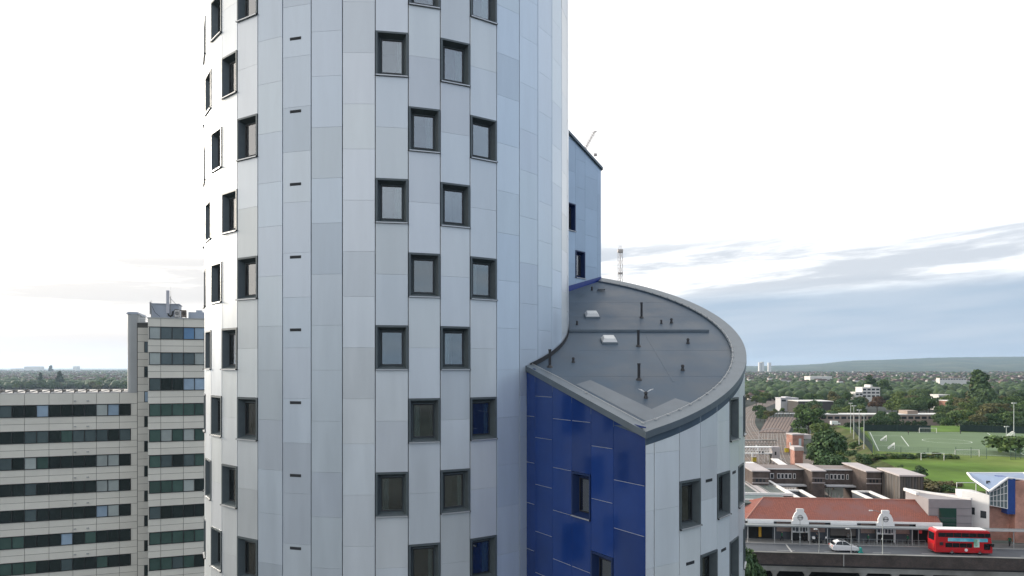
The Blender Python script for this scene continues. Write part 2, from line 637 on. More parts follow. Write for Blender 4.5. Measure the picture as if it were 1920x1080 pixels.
def wall_panels(c, t, w, rz, par, z_lo, cut, name, mtl, colf, windows, seed, protos, seen=True, vents=False, zmin=CZ - 11.0, zmax=1e9, glint=None):
    """one column of cladding on a wall: c = plan centre, t = direction along the wall; cut(x, y) = height of the sloping top"""
    n = Vector((math.sin(rz), -math.cos(rz)))
    tl = cut(*(c - t * (w / 2)))
    tr = cut(*(c + t * (w / 2)))
    top = max(tl, tr)
    low = min(tl, tr)
    for j, (kind, z, h) in enumerate(units(par, z_lo, top)):
        full = z + h <= low
        inside = seen and z > zmin
        if kind == 'slot' and windows and inside and full and z < zmax:
            put_window(protos[(None, 'narrow', 'full')[(j + seed) % 3] if protos is WIN_B else (None, 'narrow', 'left')[(j + seed) % 3]], (c.x, c.y, z), rz, w / (TW if protos is WIN else 1.16))
            continue
        hl, hr = min(h, tl - z), min(h, tr - z)
        if full:
            hl = hr = h
        a0, b0 = c - t * (w / 2) - n * 0.045, c + t * (w / 2) - n * 0.045
        core.face([(a0.x, a0.y, z), (b0.x, b0.y, z), (b0.x, b0.y, z + max(hr, 0)), (a0.x, a0.y, z + max(hl, 0))])
        if not inside:
            a1, b1 = c - t * (w / 2 - 0.016), c + t * (w / 2 - 0.016)
            (rear if mtl is M_silver else rear_blue).face([(a1.x, a1.y, z), (b1.x, b1.y, z), (b1.x, b1.y, z + max(hr, 0) - 0.01), (a1.x, a1.y, z + max(hl, 0) - 0.01)])
            continue
        if hl < 0.06 and hr < 0.06:
            continue
        me = panel_mesh(w, h, max(hl, 0.05), max(hr, 0.05), m=mtl, gx=0.014 if mtl is M_silver else 0.003)
        link(name, me, tower, loc_of((c.x, c.y, z)), rz, colf(seed, j))
        if glint is not None and full:
            a2, b2 = c - t * (w / 2 - 0.05) + n * 0.006, c + t * (w / 2 - 0.05) + n * 0.006
            zt = z + h
            glint.tube((a2.x, a2.y, zt), (b2.x, b2.y, zt), 0.008, seg=6)
    if vents:
        other = 'A' if par == 'B' else 'B'
        z = ZA[other] + 1.52
        while z > zmin:
            if z < low - 0.6:
                link('vent', VENT, tower, loc_of((c.x, c.y, z)), rz)
            z -= FLOOR2


rear_blue = MB()
glint = MB()  # light strips added to imitate sky glint on the blue wall's joint lips
cut = lambda x, y: roof_z(x, y) - 0.16
# corner strip, then the curved silver front
ang1 = math.atan2(P1.x - WC.x, -(P1.y - WC.y))
ang_b = math.atan2(PB.x - WC.x, -(PB.y - WC.y))


def arc(a, r=WR):
    return WC + Vector((math.sin(a), -math.cos(a))) * r


cols = [(ang1, WPHI, 'A', False, False)]
wpar = ['A', 'B', 'A', 'B', 'A', 'B', 'A']
k = 0
while WPHI + WD * (k + 1) < ang_b:
    cols.append((WPHI + WD * k, WPHI + WD * (k + 1), wpar[k] if k < 7 else 'AB'[k % 2], 0 < k < 7, 0 < k < 5))
    k += 1
cols.append((WPHI + WD * k, ang_b, 'A', False, False))
for q, (a0, a1, par, wn, vt) in enumerate(cols):
    u, v = arc(a0), arc(a1)
    c, t = (u + v) / 2, (v - u).normalized()
    wall_panels(c, t, (v - u).length, math.atan2(t.y, t.x), par, ZBOT, cut, 'silver_panel', M_silver, silver, wn, 40 + q, WIN, seen=q < 9, vents=vt)
# the flat blue wall between the round tower and the corner
edges_px = [985, 1003, 1036, 1072, 1108, 1150, 1210]
pts = []
for px in edges_px:
    kx = (px - 960) / F
    dv = P1 - PL
    s = (kx * PL.y - PL.x) / (dv.x - kx * dv.y)
    pts.append(PL + dv * s)
pts[0] = PL - (P1 - PL).normalized() * 0.5
for q in range(6):
    u, v = pts[q], pts[q + 1]
    c, t = (u + v) / 2, (v - u).normalized()
    wall_panels(c, t, (v - u).length, math.atan2(t.y, t.x), 'BABBAB'[q], ZBOT, cut, 'blue_panel', M_blue, deep_blue, q in (3, 4), q, WIN_B, glint=glint, zmax=CZ - 3.0)
glint.build('glint_strip', M_glint, tower, -T_OFF)

# the sloping roof, its coping and everything fixed on it
M_roof = mat('roof_felt', (0.054, 0.084, 0.118), rough=0.5, noise=0.22, scale=0.55, bump=0.004, tint=(0.072, 0.105, 0.140), spec=0.3, rough_var=0.10)
M_roof2 = mat('roof_felt_pale', (0.085, 0.112, 0.137), rough=0.38, noise=0.10, scale=1.4, bump=0.003)
M_cop = mat('coping_metal', (0.125, 0.155, 0.18), rough=0.4, metal=0.35, noise=0.08, scale=2)
M_cable = mat('earthing_cable', (0.55, 0.55, 0.53), rough=0.5, metal=0.3)
M_pipe = mat('black_pipe', (0.014, 0.015, 0.018), rough=0.45)
M_dome = mat('skylight_dome', (0.62, 0.63, 0.62), rough=0.35)
M_white = mat('white_paint', (0.78, 0.78, 0.77), rough=0.55, noise=0.05, scale=0.7)

arc_n = 64
arc_pts = [arc(ang1 + (ang_b - ang1) * i / arc_n) for i in range(arc_n + 1)]
W_IN = Vector((1.55, 38.55))                     # where the rear wing's wall leaves the roof
roof_poly = arc_pts + [W_IN, Vector((-2.0, 36.0)), Vector((-2.0, 30.0)), PL]
roof = MB()
roof.prism([(p.x, p.y) for p in roof_poly], lambda x, y: roof_z(x, y) - 0.45, lambda x, y: roof_z(x, y) - 0.10)
roof_ob = roof.build('roof', M_roof, tower, -T_OFF)
roof_ob['label'] = 'sloping dark grey felt roof of the low wing'


def band(mb, path_out, path_in, dz_out, dz_in, drop, skirt=0.0):
    for i in range(len(path_out) - 1):
        a, b, c, d = path_out[i], path_out[i + 1], path_in[i + 1], path_in[i]
        za, zb, zc, zd = roof_z(*a), roof_z(*b), roof_z(*c), roof_z(*d)
        A, B = (a.x, a.y, za + dz_out), (b.x, b.y, zb + dz_out)
        C, D = (c.x, c.y, zc + dz_in), (d.x, d.y, zd + dz_in)
        mb.face([A, B, C, D])
        mb.face([(a.x, a.y, za - drop), (b.x, b.y, zb - drop), B, A])
        mb.face([D, C, (c.x, c.y, zc - 0.12), (d.x, d.y, zd - 0.12)])
        e, g = a + (d - a).normalized() * 0.09, b + (c - b).normalized() * 0.09
        mb.face([(b.x, b.y, zb - drop), (a.x, a.y, za - drop), (e.x, e.y, za - drop), (g.x, g.y, zb - drop)])


cop = MB()
inner_r = WR - 0.54
po = [arc(ang1 + (ang_b - ang1) * i / arc_n, WR + 0.07) for i in range(arc_n + 1)]
pi_ = [arc(ang1 + 0.035 + (ang_b - ang1 - 0.045) * i / arc_n, inner_r) for i in range(arc_n + 1)]
bdir = (PL - P1).normalized()
bn = Vector((math.sin(math.atan2(-bdir.y, -bdir.x)), -math.cos(math.atan2(-bdir.y, -bdir.x))))
po[0] = P1 + bn * 0.07 - bdir * 0.10
band(cop, po, pi_, 0.06, 0.0, 0.17)
bo = [P1 + bn * 0.07 - bdir * 0.10, PL + bn * 0.07]
bi = [pi_[0], PL - bn * 0.38 + bdir * 0.2]
band(cop, bo[::-1], bi[::-1], 0.06, 0.0, 0.17)
cop.build('coping', M_cop, roof_ob)
# lightning cable along the coping's inner edge, with clips
cb = MB()
path = [arc(a, inner_r + 0.05) for a in [ang1 + 0.05 + (ang_b - ang1 - 0.1) * i / 70 for i in range(71)]]
path = [PL - bn * 0.30] + [P1 * (1 - s) + PL * s - bn * 0.36 for s in (0.75, 0.5, 0.25, 0.07)] + path
for i in range(len(path) - 1):
    a, b = path[i], path[i + 1]
    cb.tube((a.x, a.y, roof_z(*a) + 0.045), (b.x, b.y, roof_z(*b) + 0.045), 0.009, seg=5)
    if i % 2 == 0:
        cb.box(a.x - 0.05, a.x + 0.05, a.y - 0.03, a.y + 0.03, roof_z(*a) - 0.03, roof_z(*a) + 0.05)
cb.build('lightning_cable', M_cable, roof_ob)
# batten across the roof
bt = MB()
yb = 33.17
bt.extrude_y([(0, 0)] * 0 or [(1.0, 0), (9.55, 0), (9.55, 0.11), (1.0, 0.11)], yb - 0.09, yb + 0.09)
bt.build('batten', M_cop, roof_ob, (0, 0, roof_z(0, yb) - 0.11))
# laps of the felt: thin welded strips running up and across the slope
lap = MB()


def lap_strip(x0, y0, x1, y1, w=0.05, z=0.006):
    d = Vector((x1 - x0, y1 - y0)).normalized() * w / 2
    nx, ny = -d.y, d.x
    P = [(x0 + nx, y0 + ny), (x0 - nx, y0 - ny), (x1 - nx, y1 - ny), (x1 + nx, y1 + ny)]
    lap.prism(P, lambda x, y: roof_z(x, y) - 0.11, lambda x, y: roof_z(x, y) - 0.10 + z)


for y in (35.6, 38.3, 30.6, 27.6):
    half = math.sqrt(max(0.1, inner_r ** 2 - (y - WC.y) ** 2))
    x0 = 3.0 if y > 30 else (P1.x + (PL.x - P1.x) * (y - P1.y) / (PL.y - P1.y)) + 0.7
    lap_strip(x0, y, WC.x + half - 0.1, y, 0.09, 0.003)
for x, y0, y1 in ((4.2, 33.4, 38.6), (6.4, 27.0, 33.0)):
    lap_strip(x, y0, x + 0.02, y1, 0.09)
lap.build('felt_lap', M_roof, roof_ob)
np_ = MB()                                   # paler, less rough felt by the corner
A, B_, C_, D_ = [roof_at(px, py) for px, py in ((1080, 716), (1107, 708), (1222, 762), (1266, 742))]
E_, F_, G_ = [roof_at(px, py) for px, py in ((1300, 752), (1216, 787), (1090, 722))]
for quad in ((A, B_, C_, F_), (C_, D_, E_, F_)):
    P = [(p.x, p.y) for p in quad]
    np_.prism(P, lambda x, y: roof_z(x, y) - 0.105, lambda x, y: roof_z(x, y) - 0.092)
np_.build('felt_patch', M_roof2, roof_ob)


def on_roof(px, py):
    p = roof_at(px, py)
    return p - Vector((0, 0, 0.10))


for px, py, h in ((1203, 592, 0.76), (1197, 645, 0.70), (1198, 707, 0.62), (1031, 683, 0.70)):
    p = on_roof(px, py)
    mb = MB()
    mb.tube((0, 0, -0.05), (0, 0, 0.07), 0.16, 0.07, 12)
    mb.tube((0, 0, 0.0), (0, 0, h), 0.058, seg=12)
    mb.tube((0, 0, h - 0.02), (0, 0, h + 0.03), 0.07, seg=12)
    mb.build('vent_pipe', M_pipe, roof_ob, p)
for px, py, w in ((1110, 590, 0.62), (1142, 637, 0.60)):
    p = on_roof(px, py)
    mb = MB()
    tilt = lambda x, y: 0.3734 * y
    for (a, z0, z1) in ((w / 2 + 0.06, -0.05, 0.10),):
        mb.prism([(-a, -a), (a, -a), (a, a), (-a, a)], lambda x, y: z0 + tilt(x, y), lambda x, y: z1 + tilt(x, y))
    k = mb.build('skylight', M_cop, roof_ob, p)
    mb = MB()
    a, b = w / 2 + 0.03, w / 2 - 0.06
    lo = [(-a, -a), (a, -a), (a, a), (-a, a)]
    hi = [(-b, -b), (b, -b), (b, b), (-b, b)]
    Lp = [(x, y, 0.10 + tilt(x, y)) for x, y in lo]
    Hp = [(x, y, 0.24 + tilt(x, y)) for x, y in hi]
    for i in range(4):
        j = (i + 1) % 4
        mb.face([Lp[i], Lp[j], Hp[j], Hp[i]])
    mb.face(Hp)
    mb.build('dome', M_dome, k)
for q, (px, py, s) in enumerate(((1082, 605, 0.8), (1240, 603, 0.8), (1259, 602, 1.0), (1290, 640, 1.0), (1280, 690, 1.0), (1075, 675, 0.9), (1211, 741, 1.0), (1110, 541, 0.9))):
    p = on_roof(px, py)
    mb = MB()
    mb.tube((0, 0, -0.04), (0, 0, 0.10 * s), 0.10 * s, 0.055 * s, 10)
    mb.tube((0, 0, 0.08 * s), (0, 0, 0.20 * s), 0.055 * s, seg=10)
    mb.tube((0, 0, 0.16 * s), (0, 0, 0.24 * s), 0.085 * s, 0.05 * s, 10)
    k = mb.build('roof_cowl', M_pipe, roof_ob, p)
    if q == 6:
        mb = MB()
        for sx in (-1, 1):
            mb.face([(0, 0, 0.2), (sx * 0.16, 0, 0.32), (sx * 0.30, 0, 0.34), (sx * 0.12, 0, 0.25)])
            mb.face([(0, 0.02, 0.2), (sx * 0.12, 0.02, 0.25), (sx * 0.30, 0.02, 0.34), (sx * 0.16, 0.02, 0.32)])
        mb.build('splayed_vane', M_white, k)
# bright clips / flashing where the wings meet
fl = MB()
p = on_roof(1125, 541)
for k in range(4):
    fl.box(-0.20 + k * 0.12, -0.14 + k * 0.12, -0.5, 0.35, 0, 0.03)
fl.build('lead_flashing', M_cable, roof_ob, p + Vector((0.05, -0.1, 0.02)))

# ---------------------------------------------------------------- the rear wing
wd = (PB - W_IN).normalized()
wn = Vector((wd.y, -wd.x))
zr0 = CZ + 12.54


def rear_top(x, y):
    s = (PB - Vector((x, y))).dot(wd)
    return zr0 + 0.385 * s


RW_edges = []
for px in (1127, 1120, 1097, 1079, 1061):
    kx = (px - 960) / F
    s = (kx * W_IN.y - W_IN.x) / (wd.x - kx * wd.y)
    RW_edges.append(W_IN + wd * s)
last = RW_edges[-1]
step = (RW_edges[-2] - RW_edges[-1]).length
RW_edges += [last - wd * step * k for k in (1, 2, 3)]
RW_edges = RW_edges[::-1]
for q in range(len(RW_edges) - 1):
    u, v = RW_edges[q], RW_edges[q + 1]
    c, t = (u + v) / 2, (v - u).normalized()
    foot = min(roof_z(*u), roof_z(*v)) - 0.3
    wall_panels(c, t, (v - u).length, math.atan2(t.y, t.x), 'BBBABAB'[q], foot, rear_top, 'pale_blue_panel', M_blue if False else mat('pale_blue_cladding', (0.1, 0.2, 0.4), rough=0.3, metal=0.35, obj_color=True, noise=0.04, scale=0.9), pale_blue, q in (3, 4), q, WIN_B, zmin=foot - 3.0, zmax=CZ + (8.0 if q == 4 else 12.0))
up = MB()                                   # dark upstand where the roof meets the round tower
for i in range(26):
    a0_, a1_ = 0.865 + i * 0.05, 0.865 + (i + 1) * 0.05
    u_, v_ = [TC + Vector((math.sin(a_), -math.cos(a_))) * (TR + 0.03) for a_ in (a0_, a1_)]
    up.face([(u_.x, u_.y, roof_z(*u_) - 0.12), (v_.x, v_.y, roof_z(*v_) - 0.12), (v_.x, v_.y, roof_z(*v_) + 0.10), (u_.x, u_.y, roof_z(*u_) + 0.10)])
up.build('upstand', M_pipe, roof_ob)
skirt = MB()
a, b = RW_edges[0] + wn * 0.03, PB + wn * 0.03
skirt.face([(a.x, a.y, roof_z(*a) - 0.1), (b.x, b.y, roof_z(*b) - 0.1), (b.x, b.y, roof_z(*b) + 0.16), (a.x, a.y, roof_z(*a) + 0.30)])
skirt.build('blue_upstand', mat('blue_upstand', (0.012, 0.04, 0.23), rough=0.3), tower, -T_OFF)
# its rounded back and slanting roof
back = MB()
lobe = [RW_edges[0], PB]
lc = (RW_edges[0] + PB) / 2 - wn * 2.0
r0 = (PB - lc).length
a0 = math.atan2(PB.y - lc.y, PB.x - lc.x)
a1 = math.atan2(RW_edges[0].y - lc.y, RW_edges[0].x - lc.x)
while a1 < a0:
    a1 += 2 * math.pi
ring = [lc + Vector((math.cos(a0 + (a1 - a0) * i / 20), math.sin(a0 + (a1 - a0) * i / 20))) * r0 for i in range(21)]
for i in range(20):
    u, v = ring[i], ring[i + 1]
    back.face([(u.x, u.y, ZBOT), (v.x, v.y, ZBOT), (v.x, v.y, rear_top(*v) - 0.02), (u.x, u.y, rear_top(*u) - 0.02)])
back.build('rear_wall', M_silver, tower, -T_OFF, color=(0.58, 0.63, 0.68))
rt = MB()
outer = [p + (p - lc).normalized() * 0.08 for p in ring]
outer[0] = outer[0] + wn * 0.07
outer[-1] = outer[-1] + wn * 0.07
rt.prism([(p.x, p.y) for p in outer], lambda x, y: rear_top(x, y) - 0.02, lambda x, y: rear_top(x, y) + 0.14)
rt.build('rear_wing_coping', M_cop, tower, -T_OFF)

core.build('backing_wall', M_core, tower, -T_OFF)
x = rear.build('rear_cladding', M_silver, tower, -T_OFF, color=(0.59, 0.64, 0.68))
x['kind'] = 'stuff'
x = rear_blue.build('lower_blue_cladding', M_blue, tower, -T_OFF, color=(0.008, 0.036, 0.175))
x['kind'] = 'stuff'
for d in (WIN, WIN_B):
    for w in d.values():
        if w.name not in WIN_USED:
            for ch in list(w.children):
                bpy.data.objects.remove(ch)
            bpy.data.objects.remove(w)
# ============================================================ the pale office block beyond the tower
M_clad = mat('pale_cladding', (0.40, 0.405, 0.375), rough=0.55, noise=0.05, scale=0.35, obj_color=True, spec=0.4)
M_joint = mat('cladding_joint', (0.10, 0.10, 0.095), rough=0.9)
M_ribbon = mat('ribbon_frame', (0.018, 0.021, 0.022), rough=0.45)
M_opane = mat('office_glass', (0.03, 0.04, 0.04), rough=0.06, obj_color=True, spec=0.5, noise=0.10, scale=0.8)
M_plant = mat('plant_room_sheet', (0.36, 0.40, 0.46), rough=0.5, metal=0.2, noise=0.05, scale=1)
M_grey = mat('grey_render', (0.36, 0.375, 0.375), rough=0.75, noise=0.05, scale=0.5)

bd = Vector((0.943, 0.333)).normalized()            # along the facade, receding to the right
bn2 = Vector((bd.y, -bd.x))                         # towards the camera
BA = Vector((-45.75, 81.9))                         # right end of the lower facade's windows
B_RZ = math.atan2(bd.y, bd.x)
block = empty('office_block', (BA.x, BA.y, -6.0), B_RZ, 'pale grey office block with dark ribbon windows, stepped roof and rooftop aerial', 'building')
# local frame: x along the facade, -y towards the camera, z up from -6
Z0 = 6.0 + CZ
PANE = 1.2


def office_color(r, kind=None):
    kind = kind or r.choices(['dark', 'green', 'blind', 'pale', 'mid'], [0.42, 0.24, 0.12, 0.08, 0.14])[0]
    c = {'dark': (0.022, 0.032, 0.032), 'green': (0.06, 0.105, 0.092), 'blind': (0.33, 0.37, 0.36), 'pale': (0.30, 0.40, 0.50), 'mid': (0.08, 0.11, 0.115), 'blue': (0.10, 0.20, 0.34)}[kind]  # blue and pale panes have reflected sky painted into their colour
    k = r.uniform(0.85, 1.15)
    return tuple(x * k for x in c)


def clad(x0, x1, y, z0, z1, tone=1.0):
    g = 0.02
    mb = MB()
    mb.box(0, x1 - x0 - 2 * g, 0, 0.06, 0, z1 - z0 - 2 * g)
    k = tone * rng.uniform(0.96, 1.04)
    mb.build('cladding_panel', M_clad, block, (x0 + g, y - 0.06, z0 + g), color=(0.64 * k, 0.622 * k, 0.555 * k))


PANE_ME = {}


def ribbon(x0, n, y, z, h, kinds, r):
    mb = MB()
    x1 = x0 + n * PANE
    mb.box(x0, x1, y - 0.012, y + 0.10, z, z + 0.07)
    mb.box(x0, x1, y - 0.012, y + 0.10, z + h - 0.07, z + h)
    for i in range(n + 1):
        xm = x0 + i * PANE
        mb.box(max(x0, xm - 0.04), min(x1, xm + 0.04), y - 0.012, y + 0.10, z + 0.07, z + h - 0.07)
    w = mb.build('ribbon_window', M_ribbon, block)
    if (round(h, 3)) not in PANE_ME:
        p = MB()
        p.box(0.04, PANE - 0.04, 0.0, 0.02, 0.07, h - 0.07)
        PANE_ME[round(h, 3)] = p.mesh('pane', M_opane)
    for i in range(n):
        kd = kinds[i] if kinds and i < len(kinds) else None
        o = link('pane', PANE_ME[round(h, 3)], w, (x0 + i * PANE, y + 0.055, z), 0, office_color(r, kd))
        o.rotation_euler = (R(r.uniform(-1.2, 1.2)), 0, R(r.uniform(-0.8, 0.8)))
    return w


body = MB()
# lower wing: from 26 m to the left of the stair to its right end
LW0, WIN_HH = -14 * PANE * 1.0 - 7 * PANE, 1.46
lo_top = Z0 - 3.1
body.box(LW0, 0.0, 0.12, 14.0, 0.0, lo_top - 0.02)
body.box(0.0, 3.0, 0.12, 12.0, 0.0, Z0 + 5.3)                 # stair strip behind
# tall part, standing forward
TX0, TX1, TY = 3.0 - 0.95, 3.0 + 6.0 - 0.35, -3.5
TX0 = 2.35
TX1 = TX0 + 5 * PANE + 0.16
body.box(TX0, TX1 + 0.55, TY + 0.12, 13.0, 0.0, Z0 + 5.66)
body.build('wall', M_joint, block)
r = random.Random(11)
KT = {0: ['blind', 'mid', 'mid', 'blue', 'pale'], 1: ['blind', 'mid', 'mid', 'mid', 'blind'], 2: ['mid', 'dark', 'dark', 'pale', 'pale'], 3: ['green'] * 5,
      4: ['green', 'blind', 'green', 'blind', 'green'], 5: ['green', 'mid', 'dark', 'mid', 'green'], 6: ['green', 'green', 'green', 'blind', 'dark'],
      7: ['mid', 'dark', 'dark', 'dark', 'dark'], 8: ['green'] * 5, 9: ['green', 'green', 'mid', 'green', 'dark']}
KL = {3: 'dgdgmdd' + 'p' + 'dddd' + 'bp' + 'd', 4: 'dpdddmmdgmmmdm', 5: 'ddgmdbgddddbbd', 6: 'ddbdddmdddddbbd', 7: 'dddbddmdddddpbd', 8: 'gggggdddpdgddd', 9: 'ggggggddmddgdd'}
KK = {'d': 'dark', 'g': 'green', 'm': 'mid', 'b': 'blind', 'p': 'pale'}
NL = 19
for k in range(0, 11):
    zt = Z0 + 4.7 - 3.0 * k                  # head of this storey's windows
    # tall front
    ribbon(TX0 + 0.16, 5, TY, zt - WIN_HH, WIN_HH, KT.get(k), r)
    xs = [TX0 + 0.0, TX0 + 0.16 + PANE, TX0 + 0.16 + 3 * PANE, TX1]
    hi = [(zt, zt + 1.0)] if k == 0 else [(zt, zt + 0.77), (zt + 0.77, zt + 1.54)]
    for (a, b) in hi:
        for q in range(3):
            clad(xs[q], xs[q + 1], TY + 0.12, a, b)
    # corner strips beside the windows
    clad(TX1, TX1 + 0.5, TY + 0.12, zt - 1.46, zt + (1.0 if k == 0 else 1.54), 0.86)
    clad(TX0, TX0 + 0.15, TY + 0.12, zt - WIN_HH, zt, 0.9)
    # stair strip: small windows half a storey off
    zs = zt - 2.95
    for a, b in ((zs + 1.30, zs + 2.15), (zs + 2.15, zs + 3.0)):
        clad(0.72, 2.3, 0.12, a, b, 0.95)
    clad(0.72, 1.45, 0.12, zs, zs + 1.30, 0.95)
    mb = MB()
    mb.box(1.46, 2.32, 0.03, 0.13, zs, zs + 1.30)
    w = mb.build('stair_window', M_ribbon, block)
    p = MB()
    p.box(1.52, 2.26, 0.012, 0.03, zs + 0.06, zs + 1.24)
    p.build('pane', M_opane, w, color=office_color(r, ['mid', 'dark', 'pale', 'dark', 'dark', 'dark', 'dark', 'dark', 'dark', 'dark', 'dark'][k]))
    if k < 3:
        continue
    # lower wing
    names = [KK[c] for c in KL.get(k, '')]
    names = [None] * (NL - len(names)) + names
    ribbon(-NL * PANE - 0.02, NL, 0.0, zt - WIN_HH - 0.05, WIN_HH - 0.05, names, r)
    zz = zt - 0.10
    hi = [(zz, lo_top)] if k == 3 else [(zz, zz + 0.80), (zz + 0.80, zz + 1.59)]
    for (a, b) in hi:
        x = 0.70
        edges = [0.70, -PANE]
        while edges[-1] > -NL * PANE:
            edges.append(edges[-1] - 2 * PANE)
        for q in range(len(edges) - 1):
            clad(edges[q + 1], edges[q], 0.12, a, b)
    clad(0.0, 0.70, 0.12, zt - WIN_HH - 0.05, zt - 0.10)
    # little outlets under the sills
    for xo in (-5.9, -4.6):
        mb = MB()
        mb.box(xo, xo + 0.22, -0.06, 0.06, zt + 0.25, zt + 0.37)
        mb.build('outlet', M_grey, block)
# copings
mb = MB()
mb.box(TX0 - 0.06, TX1 + 0.62, TY + 0.0, 13.05, Z0 + 5.68, Z0 + 5.80)
mb.box(0.66, TX0 - 0.06, 0.0, 12.0, Z0 + 5.30, Z0 + 5.42)
mb.build('coping', M_grey, block)
mb = MB()                                        # smooth grey lift shaft beside the stair
mb.prism([(-0.42, 0.5), (-0.30, 0.14), (0.0, 0.03), (0.67, 0.03), (0.67, 6.0), (-0.42, 6.0)], lo_top, Z0 + 6.35)
sh = mb.build('lift_shaft', M_grey, block)
mb = MB()
mb.box(-0.47, 0.80, 0.0, 6.05, Z0 + 6.35, Z0 + 6.50)
mb.box(-0.36, 0.72, 0.1, 5.9, Z0 + 6.50, Z0 + 6.62)
mb.build('shaft_cap', M_plant, sh)
# lower roof: gravel and a row of tilted solar panels
mb = MB()
mb.box(LW0, 0.68, 0.06, 14.0, lo_top - 0.02, lo_top + 0.06)
mb.build('lower_roof', mat('roof_gravel', (0.42, 0.41, 0.39), rough=0.9, noise=0.15, scale=2.0), block)
M_solar = mat('solar_rail', (0.66, 0.65, 0.63), rough=0.4, metal=0.2)
for i in range(17):
    x = 0.2 - i * 1.22
    mb = MB()
    mb.face([(x - 1.15, 0.5, lo_top + 0.16), (x - 0.1, 0.5, lo_top + 0.44), (x - 0.1, 2.3, lo_top + 0.44), (x - 1.15, 2.3, lo_top + 0.16)], 0)
    mb.face([(x - 1.15, 0.5, lo_top + 0.11), (x - 1.15, 2.3, lo_top + 0.11), (x - 0.1, 2.3, lo_top + 0.39), (x - 0.1, 0.5, lo_top + 0.39)], 1)
    mb.face([(x - 1.15, 0.5, lo_top + 0.11), (x - 0.1, 0.5, lo_top + 0.39), (x - 0.1, 0.5, lo_top + 0.44), (x - 1.15, 0.5, lo_top + 0.16)], 0)
    mb.face([(x - 0.1, 0.55, lo_top + 0.06), (x - 0.1, 2.25, lo_top + 0.06), (x - 0.1, 2.25, lo_top + 0.39), (x - 0.1, 0.55, lo_top + 0.39)], 1)
    mb.box(x - 1.2, x - 0.1, 0.42, 0.5, lo_top + 0.06, lo_top + 0.13, 0)
    mb.build('solar_panel', [M_solar, M_black], block)
# plant on the high roof
RZ_ = Z0 + 5.8
pr = MB()
pr.box(TX0 + 0.15, TX0 + 3.1, TY + 1.4, TY + 4.2, RZ_, RZ_ + 1.65)
for k in range(5):
    pr.box(TX0 + 0.13, TX0 + 3.12, TY + 1.38, TY + 4.22, RZ_ + 0.25 + k * 0.3, RZ_ + 0.29 + k * 0.3)
pr.box(TX0 + 0.05, TX0 + 3.2, TY + 1.3, TY + 4.3, RZ_ + 1.65, RZ_ + 1.75)
pr.build('plant_room', M_plant, block)
pr = MB()
pr.box(TX0 + 4.2, TX1 + 0.55, TY + 1.0, TY + 4.5, RZ_, RZ_ + 0.78)
pr.box(TX0 + 5.0, TX0 + 5.65, TY + 1.4, TY + 2.4, RZ_ + 0.78, RZ_ + 1.05)
pr.build('plant_cover', M_plant, block)
rl = MB()
for xx in (0.85, 1.5, 2.2):
    rl.tube((xx, 0.3, Z0 + 5.42), (xx, 0.3, Z0 + 6.35), 0.025, seg=6)
for zz in (5.85, 6.33):
    rl.tube((0.75, 0.3, Z0 + zz), (2.3, 0.3, Z0 + zz), 0.022, seg=6)
rl.tube((1.0, 0.3, Z0 + 6.3), (1.9, 0.3, Z0 + 5.5), 0.022, seg=6)
rl.build('railing', M_white, block)


def roof_spot(x, y, z=RZ_):
    p = BA + bd * x - bn2 * y
    return (p.x, p.y, z - 6.0)


# aerials and coolers stand on the roof: things of their own
M_aer = mat('aerial_cover', (0.42, 0.43, 0.47), rough=0.5)
M_steel = mat('galvanised_steel', (0.30, 0.31, 0.32), rough=0.45, metal=0.6)
ae = empty('panel_aerial', roof_spot(TX0 + 2.05, TY + 0.7), B_RZ, 'tall grey panel aerial with looping black cables on the office roof', 'aerial')
mb = MB()
mb.box(-0.19, 0.14, -0.12, 0.10, 0.55, 3.25)
mb.build('panel', M_aer, ae, bevel=0.03)
mb = MB()
mb.tube((0.26, 0.12, 0), (0.26, 0.12, 2.6), 0.05, seg=8)
mb.tube((0.26, 0.12, 2.6), (0.26, 0.12, 3.75), 0.018, 0.01, seg=6)
mb.tube((0.26, 0.12, 2.3), (1.3, 0.4, 1.1), 0.03, seg=6)
mb.tube((0.1, 0.0, 1.0), (0.26, 0.12, 1.0), 0.03, seg=6)
mb.tube((0.1, 0.0, 2.4), (0.26, 0.12, 2.4), 0.03, seg=6)
for k in range(8):
    mb.box(0.19, 0.33, 0.06, 0.18, 0.8 + k * 0.2, 0.84 + k * 0.2)
mb.build('mast', M_steel, ae)
mb = MB()
for off in (0.0, 0.07, 0.14):
    P = [(-0.05 + off, 0, 0.6 - off), (0.02 + off, -0.05, 0.25), (0.28, -0.08, 0.12 + off), (0.52 - off, -0.05, 0.3), (0.60 - off, 0, 0.75), (0.72, 0.1, 1.05 - off), (1.1, 0.2, 1.02 - off), (1.5, 0.3, 0.9)]
    for a, b in zip(P[:-1], P[1:]):
        mb.tube(a, b, 0.035, seg=6)
mb.build('cable', M_black, ae)
ae2 = empty('whip_aerial', roof_spot(TX0 + 0.25, TY + 0.8), B_RZ, 'short grey aerial pole with cables beside the plant room', 'aerial')
mb = MB()
mb.tube((0, 0, 0), (0, 0, 1.75), 0.06, seg=8)
mb.tube((0, 0, 1.75), (0, 0, 2.05), 0.03, 0.02, seg=6)
mb.box(-0.16, -0.06, -0.08, 0.08, 0.4, 1.85)
mb.build('pole', M_steel, ae2)
mb = MB()
mb.tube((0.05, 0, 1.4), (0.4, 0.1, 0.6), 0.025, seg=6)
mb.tube((0.4, 0.1, 0.6), (0.9, 0.2, 0.15), 0.025, seg=6)
mb.build('cable', M_black, ae2)
M_fan = mat('cooler_body', (0.45, 0.44, 0.42), rough=0.5)
